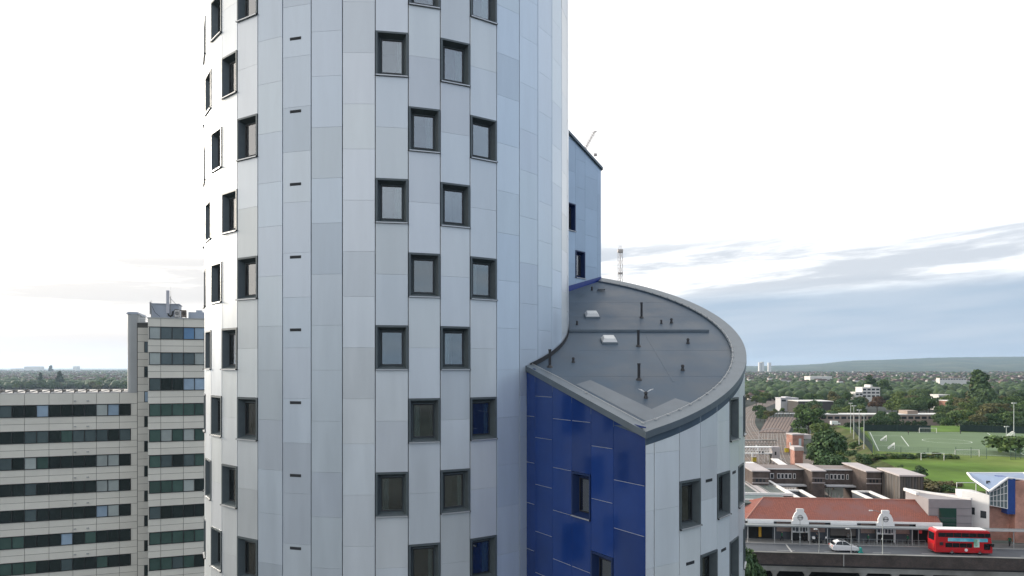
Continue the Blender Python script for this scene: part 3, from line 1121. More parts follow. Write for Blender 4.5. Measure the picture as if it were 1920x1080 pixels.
for q, (x, lb) in enumerate(((3.35, 'boxy pale air cooler nearest the panel aerial on the office roof'), (4.05, 'brown fronted air cooler beside the grey plant cover'))):
    ac = empty('air_cooler', roof_spot(TX0 + x - 0.3, TY + 0.7), B_RZ, lb, 'air cooler', 'coolers on the office roof')
    mb = MB()
    mb.box(-0.27, 0.27, -0.3, 0.3, 0.12, 0.95)
    for sx in (-0.24, 0.2):
        mb.box(sx, sx + 0.05, -0.28, 0.28, 0, 0.12)
    mb.build('casing', M_fan if q == 0 else mat('cooler_brown', (0.16, 0.13, 0.11), rough=0.5), ac, bevel=0.015)
    mb = MB()
    for rr in (0.08, 0.14, 0.2):
        for s in range(12):
            a, b = 2 * math.pi * s / 12, 2 * math.pi * (s + 1) / 12
            mb.tube((rr * math.cos(a), -0.32, 0.55 + rr * math.sin(a)), (rr * math.cos(b), -0.32, 0.55 + rr * math.sin(b)), 0.012, seg=4)
    mb.build('fan_grille', M_black, ac)
# ============================================================ ground, field, railway, woods, houses, hill
GZ = -6.0                                  # level of the plain and the railway

M_ground = mat('ground_cover', (0.046, 0.056, 0.050), rough=0.95, noise=0.45, scale=0.012, tint=(0.055, 0.058, 0.055), spec=0.1)
g = MB()
S = 16000
xs = [-S, -3000, -600, -100, 30, 100, 300, 600, 3000, S]
for i in range(len(xs) - 1):
    for j in range(len(xs) - 1):
        g.face([(xs[i], xs[j], GZ), (xs[i + 1], xs[j], GZ), (xs[i + 1], xs[j + 1], GZ), (xs[i], xs[j + 1], GZ)])
tag(g.build('ground', M_ground), kind='structure')


def gp(px, py, z=GZ):
    Y = (CZ - z) * F / (py - HOR)
    return Vector(((px - 960) / F * Y, Y, z))


# ---- the raised playing field with a grass bank towards the railway
M_grass = mat('mown_grass', (0.095, 0.165, 0.030), rough=0.95, noise=0.32, scale=0.05, tint=(0.15, 0.20, 0.05), spec=0.1)
M_bank = mat('rough_grass', (0.075, 0.10, 0.035), rough=0.95, noise=0.4, scale=0.12, tint=(0.12, 0.11, 0.06), spec=0.1)
top = [(112, 176), (128, 240), (168, 335), (176, 372), (640, 372), (640, 176)]
toe = [(100, 170), (114, 240), (154, 338), (164, 380), (640, 385), (640, 166)]
fb = MB()
fb.face([(x, y, 0) for x, y in top])
fo = fb.build('playing_field', M_grass)
tag(fo, kind='structure')
bk = MB()
for i in range(6):
    j = (i + 1) % 6
    bk.face([(toe[i][0], toe[i][1], GZ + 0.02), (toe[j][0], toe[j][1], GZ + 0.02), (top[j][0], top[j][1], 0), (top[i][0], top[i][1], 0)])
tag(bk.build('field_bank', M_bank), kind='structure')
M_turf = mat('artificial_turf', (0.125, 0.18, 0.098), rough=0.9, noise=0.10, scale=0.06, spec=0.15)
far = lambda px, py: gp(px, py, 0.0)
pc = [far(1643, 846), far(1626, 809), far(2080, 813), far(2260, 872)]
pt = MB()
pt.face([(p.x, p.y, 0.02) for p in pc])
tag(pt.build('football_pitch', M_turf), kind='structure')
M_line = mat('pitch_line', (0.62, 0.66, 0.60), rough=0.9)
ln = MB()


def pline(a, b, w=0.28, z=0.035):
    d = (b - a).normalized()
    n = Vector((-d.y, d.x, 0)) * w / 2
    ln.face([(a + n)[:2] + (z,), (a - n)[:2] + (z,), (b - n)[:2] + (z,), (b + n)[:2] + (z,)])


def pm(u, v):                              # position on the pitch: u across the picture, v away
    a = pc[0].lerp(pc[3], u)
    b = pc[1].lerp(pc[2], u)
    return a.lerp(b, v)


for a, b in (((0.01, 0.02), (0.01, 0.97)), ((0.01, 0.97), (0.99, 0.97)), ((0.99, 0.97), (0.99, 0.02)), ((0.01, 0.02), (0.99, 0.02)), ((0.5, 0.02), (0.5, 0.97))):
    pline(pm(*a), pm(*b))
for u0, u1 in ((0.01, 0.13), (0.99, 0.87)):
    pline(pm(u0, 0.25), pm(u1, 0.25)); pline(pm(u1, 0.25), pm(u1, 0.75)); pline(pm(u1, 0.75), pm(u0, 0.75))
c0 = far(1775, 827)
for s in range(28):
    a, b = 2 * math.pi * s / 28, 2 * math.pi * (s + 1) / 28
    pline(c0 + Vector((math.cos(a) * 9.1, math.sin(a) * 9.1, 0)), c0 + Vector((math.cos(b) * 9.1, math.sin(b) * 9.1, 0)))
tag(ln.build('pitch_lines', M_line), kind='structure')

# ---- goals
M_goal = mat('goal_paint', (0.75, 0.75, 0.72), rough=0.5)
M_net = mat('goal_net', (0.35, 0.38, 0.36), rough=0.9)


def goal(px0, px1, py, label, h=2.4, net=True, depth=1.6):
    a, b = far(px0, py), far(px1, py)
    w = (b - a).length
    rz = math.atan2(b.y - a.y, b.x - a.x)
    e = empty('football_goal', ((a + b) / 2), rz, label, 'goal', 'football goals')
    mb = MB()
    for x in (-w / 2, w / 2):
        mb.tube((x, 0, 0), (x, 0, h), 0.09, seg=6)
    mb.tube((-w / 2 - 0.08, 0, h), (w / 2 + 0.08, 0, h), 0.09, seg=6)
    mb.build('post_frame', M_goal, e)
    if net:
        mb = MB()
        for x in (-w / 2, w / 2):
            mb.tube((x, 0, h), (x, depth, 0), 0.05, seg=5)
        mb.tube((-w / 2, depth, 0.03), (w / 2, depth, 0.03), 0.05, seg=5)
        n = max(4, int(w / 0.6))
        for i in range(n + 1):
            x = -w / 2 + w * i / n
            mb.tube((x, 0, h), (x, depth, 0), 0.012, seg=3)
        for k in range(1, 5):
            mb.tube((-w / 2, depth * k / 5, h * (1 - k / 5)), (w / 2, depth * k / 5, h * (1 - k / 5)), 0.012, seg=3)
        mb.build('net', M_net, e)
    return e


goal(1724, 1756, 812, 'netted goal in front of the dark hedge at the far side of the pitch')
goal(1727, 1770, 863, 'bare white goal frame on the mown grass nearest the bushes', net=False)
goal(1791, 1836, 856, 'white goal behind the mesh fence beside the big round bush')
goal(1794, 1830, 921, 'white goal frame on the grass half behind the blue roof', h=2.2, net=False)
M_vinyl = mat('goal_white', (0.66, 0.70, 0.68), rough=0.6)
for px, py, w, lb in ((1662, 826, 6.0, 'small portable goal on the turf farther from the camera'), (1677, 841, 6.5, 'small portable goal on the turf closest to the near touchline'),
                      (1893, 836, 6.0, 'portable goal by the fence at the short end of the pitch'), (1900, 818, 7.0, 'farther portable goal by the tall floodlight')):
    p = far(px, py)
    e = empty('portable_goal', p, R(62), lb, 'goal', 'portable goals')
    mb = MB()
    for x in (-w / 2, w / 2):
        mb.tube((x, 0, 0), (x, 0, 2.0), 0.10, seg=6)
        mb.tube((x, 0, 2.0), (x, 2.2, 0.1), 0.08, seg=6)
        mb.tube((x, 0, 0.1), (x, 2.2, 0.1), 0.08, seg=6)
    mb.tube((-w / 2, 0, 2.0), (w / 2, 0, 2.0), 0.10, seg=6)
    mb.tube((-w / 2, 2.2, 0.1), (w / 2, 2.2, 0.1), 0.08, seg=6)
    mb.build('post_frame', M_goal, e)
    mb = MB()
    for i in range(11):
        x = -w / 2 + w * i / 10
        mb.tube((x, 0, 2.0), (x, 2.2, 0.1), 0.03, seg=3)
    for k in range(1, 5):
        mb.tube((-w / 2, 2.2 * k / 5, 2 - 1.9 * k / 5), (w / 2, 2.2 * k / 5, 2 - 1.9 * k / 5), 0.03, seg=3)
    mb.build('net', M_vinyl, e)

# ---- floodlight columns
M_pole = mat('lamp_column_metal', (0.42, 0.45, 0.44), rough=0.5, metal=0.3)
for px, pyb, pyt, lb in ((1595, 812, 757, 'slim floodlight column farthest along the fenced side of the pitch'), (1601, 823, 762, 'second floodlight column along the fence from the far hedge'),
                         (1611, 833, 770, 'third floodlight column along the fence from the far hedge'), (1620, 842, 779, 'nearest floodlight column in front of the green pitch fence'),
                         (1901, 832, 757, 'tall floodlight column at the short end of the pitch'), (1887, 834, 801, 'low lamp column beside a portable goal')):
    p = far(px, pyb)
    h = (pyb - pyt) / F * p.y
    e = empty('floodlight', p, 0, lb, 'floodlight', 'floodlights round the pitch')
    mb = MB()
    mb.tube((0, 0, 0), (0, 0, h), 0.19, 0.11, seg=8)
    mb.build('column', M_pole, e)
    mb = MB()
    mb.box(-0.7, 0.7, -0.15, 0.15, h, h + 0.12)
    for x in (-0.55, 0.55):
        mb.box(x - 0.35, x + 0.35, -0.45, 0.2, h + 0.1, h + 0.45)
    mb.build('lamp_head', M_pole, e)

# ---- fences round the pitch
M_fence = mat('green_fence_steel', (0.03, 0.075, 0.062), rough=0.55, noise=0.1, scale=1)
M_screen = mat('dark_windbreak', (0.018, 0.035, 0.032), rough=0.9, noise=0.25, scale=0.5)


def fence(a, b, h, label, step, screen=None, name='pitch_fence', wire=0.03):
    L_ = (b - a).length
    rz = math.atan2(b.y - a.y, b.x - a.x)
    e = empty(name, a, rz, label, 'fence')
    n = max(2, int(L_ / step))
    for i in range(n + 1):
        mb = MB()
        mb.tube((L_ * i / n, 0, 0), (L_ * i / n, 0, h + 0.1), 0.07, seg=6)
        mb.build('post', M_fence, e)
    mb = MB()
    if screen:
        mb.box(0, L_, 0.03, 0.07, 0.02, screen)
    for k in range(int(h / 0.6) + 1):
        mb.tube((0, 0, 0.05 + k * 0.6), (L_, 0, 0.05 + k * 0.6), wire, seg=3)
    m = int(L_ / (0.5 if L_ < 80 else 1.0))
    for i in range(m):
        mb.tube((L_ * (i + 0.5) / m, 0, 0.02), (L_ * (i + 0.5) / m, 0, h), wire * 0.7, seg=3)
    mb.build('mesh_panel', [M_screen if screen else M_fence], e)
    return e


fence(far(1598, 804), far(1636, 850), 4.2, 'tall green mesh fence along the railway side of the pitch', 9.0, screen=3.0)
fence(far(1620, 808), far(1745, 810), 3.4, 'dark screened fence below the hedge behind the goal', 12.0, screen=3.2)
fence(far(1800, 809), far(1925, 813), 3.6, 'dark screened fence below the shrubs at the far corner of the pitch', 12.0, screen=3.3)
fence(far(1640, 851), far(1792, 858), 3.0, 'thin mesh fence along the near touchline of the pitch', 8.0, wire=0.018)
fence(far(1792, 857), far(1850, 860), 3.6, 'mesh fence panel with stout posts around the near goal', 4.5, wire=0.018)
fence(far(1895, 862), far(1960, 858), 3.8, 'green railing fence beside the path at the edge of the field', 2.2, wire=0.03)

# ---- vegetation prototypes
M_leaf = bpy.data.materials.new('foliage')
M_leaf.use_nodes = True
t = M_leaf.node_tree
b = t.nodes['Principled BSDF']
b.inputs['Roughness'].default_value = 0.75
b.inputs['Specular IOR Level'].default_value = 0.25
oi = t.nodes.new('ShaderNodeObjectInfo')
ge = t.nodes.new('ShaderNodeNewGeometry')
nz = N(t, 'ShaderNodeTexNoise', ins={'Scale': 0.5, 'Detail': 3.0})
t.links.new(ge.outputs['Position'], nz.inputs['Vector'])
rp = map_range(t, ge.outputs['Random Per Island'], 0.0, 1.0, 0.55, 1.35, smooth=False)
cc = t.nodes.new('ShaderNodeCombineColor')
for i in range(3):
    t.links.new(rp, cc.inputs[i])
c1 = mix_col(t, 1.0, oi.outputs['Color'], cc.outputs[0], 'MULTIPLY')
c1 = mix_col(t, map_range(t, nz.outputs[0], 0.40, 0.65), c1, mix_col(t, 1.0, c1, (1.2, 1.12, 0.8), 'MULTIPLY'))
t.links.new(c1, b.inputs['Base Color'])
M_bark = mat('bark', (0.07, 0.055, 0.04), rough=0.9, noise=0.2, scale=3)


def quads_mesh(name, V, mtl):
    """V: (n, 4, 3) quads"""
    n = len(V)
    me = bpy.data.meshes.new(name)
    me.vertices.add(n * 4)
    me.vertices.foreach_set('co', np.ascontiguousarray(V, dtype=np.float32).reshape(-1))
    me.loops.add(n * 4)
    me.loops.foreach_set('vertex_index', np.arange(n * 4, dtype=np.int32))
    me.polygons.add(n)
    me.polygons.foreach_set('loop_start', np.arange(0, n * 4, 4, dtype=np.int32))
    me.polygons.foreach_set('loop_total', np.full(n, 4, dtype=np.int32))
    me.materials.append(mtl)
    me.update(calc_edges=True)
    return me


def leaf_quads(rg, cen, rad, n, size):
    """n leaf clumps on the shell of an ellipsoid"""
    d = rg.normal(size=(n, 3))
    d /= np.linalg.norm(d, axis=1)[:, None]
    d[:, 2] = np.where(d[:, 2] < -0.35, -d[:, 2], d[:, 2])
    p = np.array(cen) + d * np.array(rad) * rg.uniform(0.72, 1.06, size=(n, 1))
    nn = d + rg.normal(scale=0.55, size=(n, 3))
    nn /= np.linalg.norm(nn, axis=1)[:, None]
    a = np.cross(nn, rg.normal(size=(n, 3)))
    a /= np.linalg.norm(a, axis=1)[:, None]
    bb = np.cross(nn, a)
    s = rg.uniform(0.55, 1.25, size=(n, 1)) * size
    return np.stack([p + (-a - bb * 0.7) * s, p + (a - bb * 0.6) * s, p + (a * 0.8 + bb) * s, p + (-a * 0.6 + bb * 0.8) * s], axis=1)


def crown_mesh(seed, kind, leaves=3200, size=0.27):
    rg = np.random.default_rng(seed)
    Q = []
    if kind == 'broad':        # unit tree: height 10, spread about 8
        cl = [((0, 0, 6.0), (2.8, 2.8, 3.0))]
        for k in range(13):
            a = rg.uniform(0, 2 * math.pi)
            r_ = rg.uniform(1.4, 3.0)
            z = rg.uniform(3.2, 8.4)
            q = rg.uniform(1.1, 1.9) * (1.15 - max(0, z - 6) * 0.12)
            cl.append(((math.cos(a) * r_ * (1 - max(0, z - 6.5) * 0.2), math.sin(a) * r_ * (1 - max(0, z - 6.5) * 0.2), z), (q, q, q * 0.85)))
    elif kind == 'poplar':
        cl = [((rg.uniform(-.4, .4), rg.uniform(-.4, .4), z), (1.5 - abs(z - 4) * 0.13,) * 2 + (1.4,)) for z in np.arange(1.6, 9.4, 0.75)]
    elif kind == 'conifer':
        cl = [((rg.uniform(-.3, .3), rg.uniform(-.3, .3), z), (2.3 * (1 - z / 10.5) + 0.25,) * 2 + (0.9,)) for z in np.arange(1.0, 9.6, 0.7)]
    else:                       # bush: height about 3, spread 4
        cl = [((rg.uniform(-1.3, 1.3), rg.uniform(-1.3, 1.3), rg.uniform(0.6, 1.9)), (rg.uniform(0.7, 1.2),) * 2 + (rg.uniform(0.6, 1.0),)) for k in range(9)]
    w = np.array([c[1][0] ** 2 for c in cl])
    w /= w.sum()
    for (cen, rad), f in zip(cl, w):
        Q.append(leaf_quads(rg, cen, rad, max(30, int(leaves * f)), size))
    return quads_mesh('crown', np.concatenate(Q), M_leaf)


def trunk_mesh(seed, h=5.0, r=0.28):
    rg = random.Random(seed)
    mb = MB()
    mb.tube((0, 0, -0.5), (0.1, 0, h * 0.6), r, r * 0.7, seg=7)
    mb.tube((0.1, 0, h * 0.6), (0.0, 0.1, h * 1.4), r * 0.7, r * 0.25, seg=6)
    for k in range(5):
        a = rg.uniform(0, 6.28)
        z = h * rg.uniform(0.5, 0.95)
        mb.tube((0.08, 0, z), (math.cos(a) * 2.0, math.sin(a) * 2.0, z + 1.6), r * 0.4, r * 0.12, seg=5)
    return mb.mesh('trunk', M_bark)


CROWN = {'broad': [crown_mesh(s, 'broad') for s in (1, 2, 3, 4, 5)], 'poplar': [crown_mesh(s, 'poplar') for s in (11, 12)],
         'conifer': [crown_mesh(s, 'conifer') for s in (21, 22)], 'bush': [crown_mesh(s, 'bush', 900, 0.2) for s in (31, 32, 33)]}
TRUNK = [trunk_mesh(s) for s in (1, 2)]
GREENS = [(0.060, 0.110, 0.038), (0.075, 0.125, 0.044), (0.050, 0.095, 0.042), (0.090, 0.135, 0.042), (0.065, 0.112, 0.052), (0.105, 0.110, 0.052)]
tree_n = [0]


def tree(x, y, h, kind='broad', label=None, group=None, col=None, wide=1.0, z=GZ, name=None):
    r = random.Random(tree_n[0] * 13 + 1)
    tree_n[0] += 1
    e = empty(name or {'broad': 'broadleaf_tree', 'poplar': 'poplar_tree', 'conifer': 'conifer_tree', 'bush': 'bush'}[kind], (x, y, z), r.uniform(0, 6.28), label, 'bush' if kind == 'bush' else 'tree', group)
    k = h / (10.0 if kind != 'bush' else 2.9)
    e.scale = (k * wide, k * wide, k)
    c = link('crown', r.choice(CROWN[kind]), e, color=col or r.choice(GREENS))
    if kind != 'bush':
        link('trunk', r.choice(TRUNK), e)
    return e


# single trees one can pick out
tree(*gp(1440, 880 + 0).xy, 0.1, 'bush') if False else None
for px, pyb, Y, h, kind, wide, lb, z in (
        (1552, 0, 235, 18, 'broad', 0.85, 'large dark tree rising from the bank beside the railway yard', GZ),
        (1532, 0, 250, 11, 'broad', 1.0, 'dark tree just behind the brick signal cabin', GZ),
        (1562, 0, 212, 12, 'broad', 1.15, 'round dark tree at the near foot of the bank', GZ),
        (1517, 0, 370, 17, 'broad', 1.1, 'broad tree screening the end of the sidings', GZ),
        (1538, 0, 330, 12, 'broad', 1.2, 'low spreading tree beside the parked white van', GZ),
        (1500, 0, 330, 9, 'broad', 1.3, 'shrubby tree at the corner of the railway sidings', GZ),
        (1838, 0, 560, 34, 'poplar', 1.5, 'tall dark poplar standing above the wood', GZ),
        (1829, 0, 600, 29, 'poplar', 1.4, 'slightly shorter poplar close to the tallest one', GZ),
        (1848, 0, 540, 24, 'broad', 0.9, 'pale green tree at the foot of the poplars', GZ),
        (1632, 0, 800, 28, 'conifer', 2.2, 'dark pyramidal tree above the white clinic building', GZ),
        (1655, 0, 820, 25, 'broad', 0.9, 'dark tree right behind the white clinic building', GZ),
        (1645, 0, 560, 15, 'broad', 1.0, 'reddish brown tree in front of the white clinic building', GZ),
        (1895, 0, 250, 8.5, 'bush', 1.25, 'big round dark bush by the near touchline', 0.0),
        (1725, 0, 195, 4.0, 'broad', 1.2, 'small tree beside the timber clad station block', 0.0),
        (1401, 0, 101, 14.5, 'broad', 0.45, 'leafy street tree half hidden by the tower at the road edge', -8.0)):
    tree((px - 960) / F * Y, Y, h, kind, lb, None, (0.085, 0.055, 0.04) if 'reddish' in lb else None, wide, z)

r = random.Random(3)
G1, G2, G3 = 'trees in the wood beyond the pitch', 'trees along the railway', 'trees beyond the office roof'
L1, L2, L3 = 'green broadleaf tree in the wood beyond the football pitch', 'green tree growing along the railway line', 'distant dark tree seen above the office roof'


def near_what(px, Y):
    if px < 300:
        return 'over the office roof, ' + ('at the picture edge' if px < 45 else 'around the pointed conifers' if px < 130 else 'close to the lift shaft')
    if px < 1480:
        return 'by the railway curve ' + ('close to the wing' if px < 1430 else 'below the grey yard office')
    if px < 1620 and Y < 660:
        return ('behind the sidings' if px < 1545 else 'behind the floodlight row') + (' in front' if Y < 530 else ' farther back')
    col_ = 'under the white clinic' if px < 1690 else 'behind the far goal' if px < 1765 else 'round the brick school' if px < 1825 else 'below the tall poplars' if px < 1875 else 'behind the tall floodlight'
    return col_ + (' just past the hedge' if Y < 450 else ' halfway into the wood' if Y < 580 else ' at the back of the wood')


def belt(n, px0, px1, Y0, Y1, h0, h1, label, group, kinds=('broad',), keep=lambda px, Y: True):
    k = 0
    while k < n:
        Y = Y0 + (Y1 - Y0) * (r.random() ** 1.2)
        px = r.uniform(px0, px1)
        if keep(px, Y):
            h, c = r.uniform(h0, h1), r.choice(GREENS)
            tone = 'yellowish green' if c[0] > 0.085 else ('bright green' if c[1] > 0.115 else ('bluish green' if c[2] > 0.045 else 'dark green'))
            size = 'taller' if h > (h0 + h1) / 2 else 'smaller'
            where = near_what(px, Y)
            tree((px - 960) / F * Y, Y, h, r.choice(kinds), '%s %s tree %s' % (size, tone, where), '%s %s trees %s' % (size, tone, where), c, wide=r.uniform(0.85, 1.2))
            k += 1


belt(26, 1640, 1960, 392, 430, 8, 12, L1, G1, keep=lambda px, Y: not (1700 < px < 1760))
belt(75, 1560, 1980, 460, 760, 11, 17, L1, G1, keep=lambda px, Y: not (1595 < px < 1668 and Y < 760))
belt(18, 1780, 1960, 400, 480, 11, 15, L1, G1)
belt(22, 1500, 1620, 440, 640, 9, 15, L2, G2)
belt(26, 1380, 1500, 640, 900, 8, 14, L2, G2, keep=lambda px, Y: not (1450 < px < 1500 and Y < 700))
belt(14, 1395, 1470, 470, 560, 5, 8, L2, G2)
belt(70, -60, 245, 1040, 1500, 11, 18, L3, G3)
tree((76 - 960) / F * 1250, 1250, 27, 'conifer', 'pointed dark conifer above the office roof, farther from the lift shaft', None, (0.03, 0.06, 0.035), 1.3)
tree((112 - 960) / F * 1200, 1200, 30, 'conifer', 'pointed dark conifer above the office roof, nearer the lift shaft', None, (0.03, 0.06, 0.035), 1.5)
tree((95 - 960) / F * 3900, 3900, 46, 'poplar', 'tiny lone tree standing up on the skyline over the office block', None, (0.03, 0.05, 0.035), 1.5)
# bushes on the bank and along the near touchline
def tone_of(c):
    return 'straw coloured' if c[0] > 0.115 else 'yellowish' if c[0] > 0.085 else 'bright green' if c[1] > 0.115 else 'bluish green' if c[2] > 0.045 else 'dark green'


def bush_words(h, mid, c, where):
    size = 'large' if h > mid else 'small'
    return '%s %s bush %s' % (size, tone_of(c), where), '%s %s bushes %s' % (size, tone_of(c), where)


LB, GB = 'scrubby bush on the grassy bank beside the pitch', 'bushes on the bank'
for k in range(46):
    s = r.random()
    a = Vector((106, 178)).lerp(Vector((164, 345)), s)
    hb_, cb_ = r.uniform(1.6, 3.6), r.choice(GREENS + [(0.12, 0.12, 0.05)])
    tree(a.x + r.uniform(-9, 7), a.y + r.uniform(-8, 8), hb_, 'bush', *bush_words(hb_, 2.6, cb_, ('at the station end of the bank', 'low on the bank above the yard', 'midway along the bank', 'on the bank below the floodlights', 'at the far end of the bank')[min(4, int(s * 5))]), wide=r.uniform(0.9, 1.7), z=-3.4 + r.uniform(-1.2, 2.0), col=cb_)
for k in range(34):
    px = r.uniform(1604, 1792)
    p = far(px, 859 + r.uniform(-3, 2))
    hb_, cb_ = r.uniform(0.9, 2.1), r.choice(GREENS)
    tree(p.x, p.y, hb_, 'bush', *bush_words(hb_, 1.5, cb_, 'on the near touchline, ' + ('next to the nearest floodlight' if px < 1650 else 'below the portable goals' if px < 1700 else 'left of the bare goal frame' if px < 1740 else 'behind the bare goal frame')), wide=r.uniform(1.2, 2.2), z=0, col=cb_)
for k in range(16):
    px = r.uniform(1720, 1815)
    p = far(px, 915 + r.uniform(-6, 8))
    hb_, cb_ = r.uniform(1.5, 3.2), r.choice(GREENS + [(0.13, 0.12, 0.07)])
    tree(p.x, p.y, hb_, 'bush', *bush_words(hb_, 2.3, cb_, 'at the field edge ' + ('beside the timber block' if px < 1752 else 'behind the grey station block' if px < 1785 else 'against the blue roofed building')), wide=r.uniform(1.0, 1.6), z=-0.5, col=cb_)

# hedge behind the pitch: nobody could count its plants
rg = np.random.default_rng(5)
Q = []
for a, b, h in ((far(1622, 806), far(1748, 808), 4.6), (far(1806, 806), far(1960, 811), 4.2), (far(1590, 806), far(1625, 806), 3.5)):
    n = int((b - a).length / 1.3)
    for i in range(n):
        p = a.lerp(b, (i + rg.random()) / n)
        Q.append(leaf_quads(rg, (p.x, p.y + 3.0 + rg.uniform(-.8, .8), h * 0.5), (1.5, 1.4, h * 0.55 * rg.uniform(0.8, 1.15)), 90, 0.33))
o = link('hedge', quads_mesh('hedge', np.concatenate(Q), M_leaf), color=(0.032, 0.06, 0.03))
tag(o, 'long dark hedge behind the pitch fence', 'hedge', kind='stuff')

# ---- the far suburb: a sea of tree crowns and roofs that reads as one mass
ico_bm = bmesh.new()
bmesh.ops.create_icosphere(ico_bm, subdivisions=2, radius=1.0)
IV = np.array([v.co[:] for v in ico_bm.verts])
IF = np.array([[v.index for v in f.verts] for f in ico_bm.faces])
ico_bm.free()


def mass(name, n, az0, az1, Y0, Y1, h0, h1, seed, colour, power=1.6, holes=None):
    rg = np.random.default_rng(seed)
    u = rg.uniform(0, 1, n)
    Y = (Y0 ** (1 / power) + (Y1 ** (1 / power) - Y0 ** (1 / power)) * u) ** power
    k = rg.uniform(az0, az1, n)
    X = k * Y
    if holes:
        ok = np.array([not holes(960 + F * a, y) for a, y in zip(k, Y)])
        X, Y = X[ok], Y[ok]
        n = len(X)
    hh = rg.uniform(h0, h1, n)
    ww = hh * rg.uniform(0.42, 0.72, n)
    nv = len(IV)
    V = np.empty((n, nv, 3))
    bump = 1 + rg.uniform(-0.28, 0.22, size=(n, nv))
    V[:, :, 0] = X[:, None] + IV[None, :, 0] * bump * ww[:, None]
    V[:, :, 1] = Y[:, None] + IV[None, :, 1] * bump * ww[:, None]
    V[:, :, 2] = GZ + hh[:, None] * 0.52 + IV[None, :, 2] * bump * hh[:, None] * 0.5
    Fc = (IF[None] + (np.arange(n) * nv)[:, None, None]).reshape(-1, 3)
    me = bpy.data.meshes.new(name)
    me.vertices.add(n * nv)
    me.vertices.foreach_set('co', V.astype(np.float32).reshape(-1))
    me.loops.add(len(Fc) * 3)
    me.loops.foreach_set('vertex_index', Fc.astype(np.int32).reshape(-1))
    me.polygons.add(len(Fc))
    me.polygons.foreach_set('loop_start', np.arange(0, len(Fc) * 3, 3, dtype=np.int32))
    me.polygons.foreach_set('loop_total', np.full(len(Fc), 3, dtype=np.int32))
    me.materials.append(M_leaf)
    me.update(calc_edges=True)
    o = link(name, me, color=colour)
    return o


track_hole = lambda px, Y: (1390 < px < 1480 and Y < 620) or (abs(px - (1452 + (Y - 600) * 0.11)) < 26 and Y < 1100)
tag(mass('distant_woodland', 3600, 0.33, 0.84, 760, 4200, 7, 13, 1, (0.042, 0.072, 0.032), 2.2), 'sea of green tree crowns between the suburb roofs beyond the pitch', 'woodland', kind='stuff')
tag(mass('skyline_woodland', 3800, -0.86, -0.5, 1150, 5600, 9, 16, 2, (0.036, 0.064, 0.032), 2.2), 'hazy wooded skyline beyond the office block', 'woodland', kind='stuff')
tag(mass('hidden_woodland', 900, -0.5, 0.33, 1500, 5200, 8, 14, 3, (0.042, 0.072, 0.034), 2.0), 'wooded suburb behind the tower', 'woodland', kind='stuff')

# ---- houses
HW = [(0.62, 0.60, 0.56), (0.55, 0.50, 0.44), (0.30, 0.17, 0.13), (0.70, 0.69, 0.67)]
M_hwall = mat('house_render', (0.6, 0.58, 0.54), rough=0.85, obj_color=True)
M_hroof = mat('house_tiles', (0.11, 0.085, 0.075), rough=0.85, obj_color=True)
M_hglass = mat('house_glass', (0.03, 0.035, 0.04), rough=0.1)


def house_proto(w, d, h, rh):
    wall, roofm, win = MB(), MB(), MB()
    wall.box(-w / 2, w / 2, -d / 2, d / 2, 0, h)
    roofm.face([(-w / 2 - 0.4, -d / 2 - 0.4, h), (w / 2 + 0.4, -d / 2 - 0.4, h), (w / 2 - 1.5, 0, h + rh), (-w / 2 + 1.5, 0, h + rh)])
    roofm.face([(w / 2 + 0.4, d / 2 + 0.4, h), (-w / 2 - 0.4, d / 2 + 0.4, h), (-w / 2 + 1.5, 0, h + rh), (w / 2 - 1.5, 0, h + rh)])
    roofm.face([(w / 2 + 0.4, -d / 2 - 0.4, h), (w / 2 + 0.4, d / 2 + 0.4, h), (w / 2 - 1.5, 0, h + rh)])
    roofm.face([(-w / 2 - 0.4, d / 2 + 0.4, h), (-w / 2 - 0.4, -d / 2 - 0.4, h), (-w / 2 + 1.5, 0, h + rh)])
    roofm.box(-w * 0.3 - 0.4, -w * 0.3 + 0.4, -0.4, 0.4, h + rh * 0.6, h + rh + 1.0)
    win.box(-0.8, 0.8, -0.03, 0.05, 0, 1.4)
    spots = [(x, -d / 2, z) for x in (-w * 0.28, w * 0.28) for z in (1.0, 3.6)]
    return wall.mesh('wall', M_hwall), roofm.mesh('roof', M_hroof), win.mesh('window', M_hglass), spots


HP = [house_proto(9, 8, 5.4, 2.8), house_proto(14, 8.5, 5.6, 3.0), house_proto(8, 7, 5.2, 3.2)]
hcol = random.Random(9)


def house(x, y, label, group, rz):
    kind = hcol.randrange(3)
    a, b_, c, spots = HP[kind]
    wc = hcol.choice(HW)
    word = {HW[0]: 'cream', HW[1]: 'sandy', HW[2]: 'brick', HW[3]: 'white'}[wc] + (' detached', ' long', ' narrow')[kind]
    px = 960 + F * x / y
    if px > 1470:
        label += ', ' + ('over the sidings' if px < 1580 else 'around the white clinic' if px < 1690 else 'above the far goal' if px < 1790 else 'towards the poplars')
    elif px < 300:
        label += ', ' + ('by the picture edge' if px < 60 else 'beyond the conifers' if px < 150 else 'by the lift shaft')
    elif y > 960:
        label += ', farther up'
    e = empty('suburb_house', (x, y, GZ), rz, word + ' ' + label, 'house', word + ' ' + label.replace('house', 'houses'))
    link('wall', a, e, color=wc)
    link('roof', b_, e, color=hcol.choice([(0.13, 0.085, 0.07), (0.10, 0.09, 0.09), (0.16, 0.09, 0.07)]))
    for sp_ in spots:
        link('window', c, e, sp_)


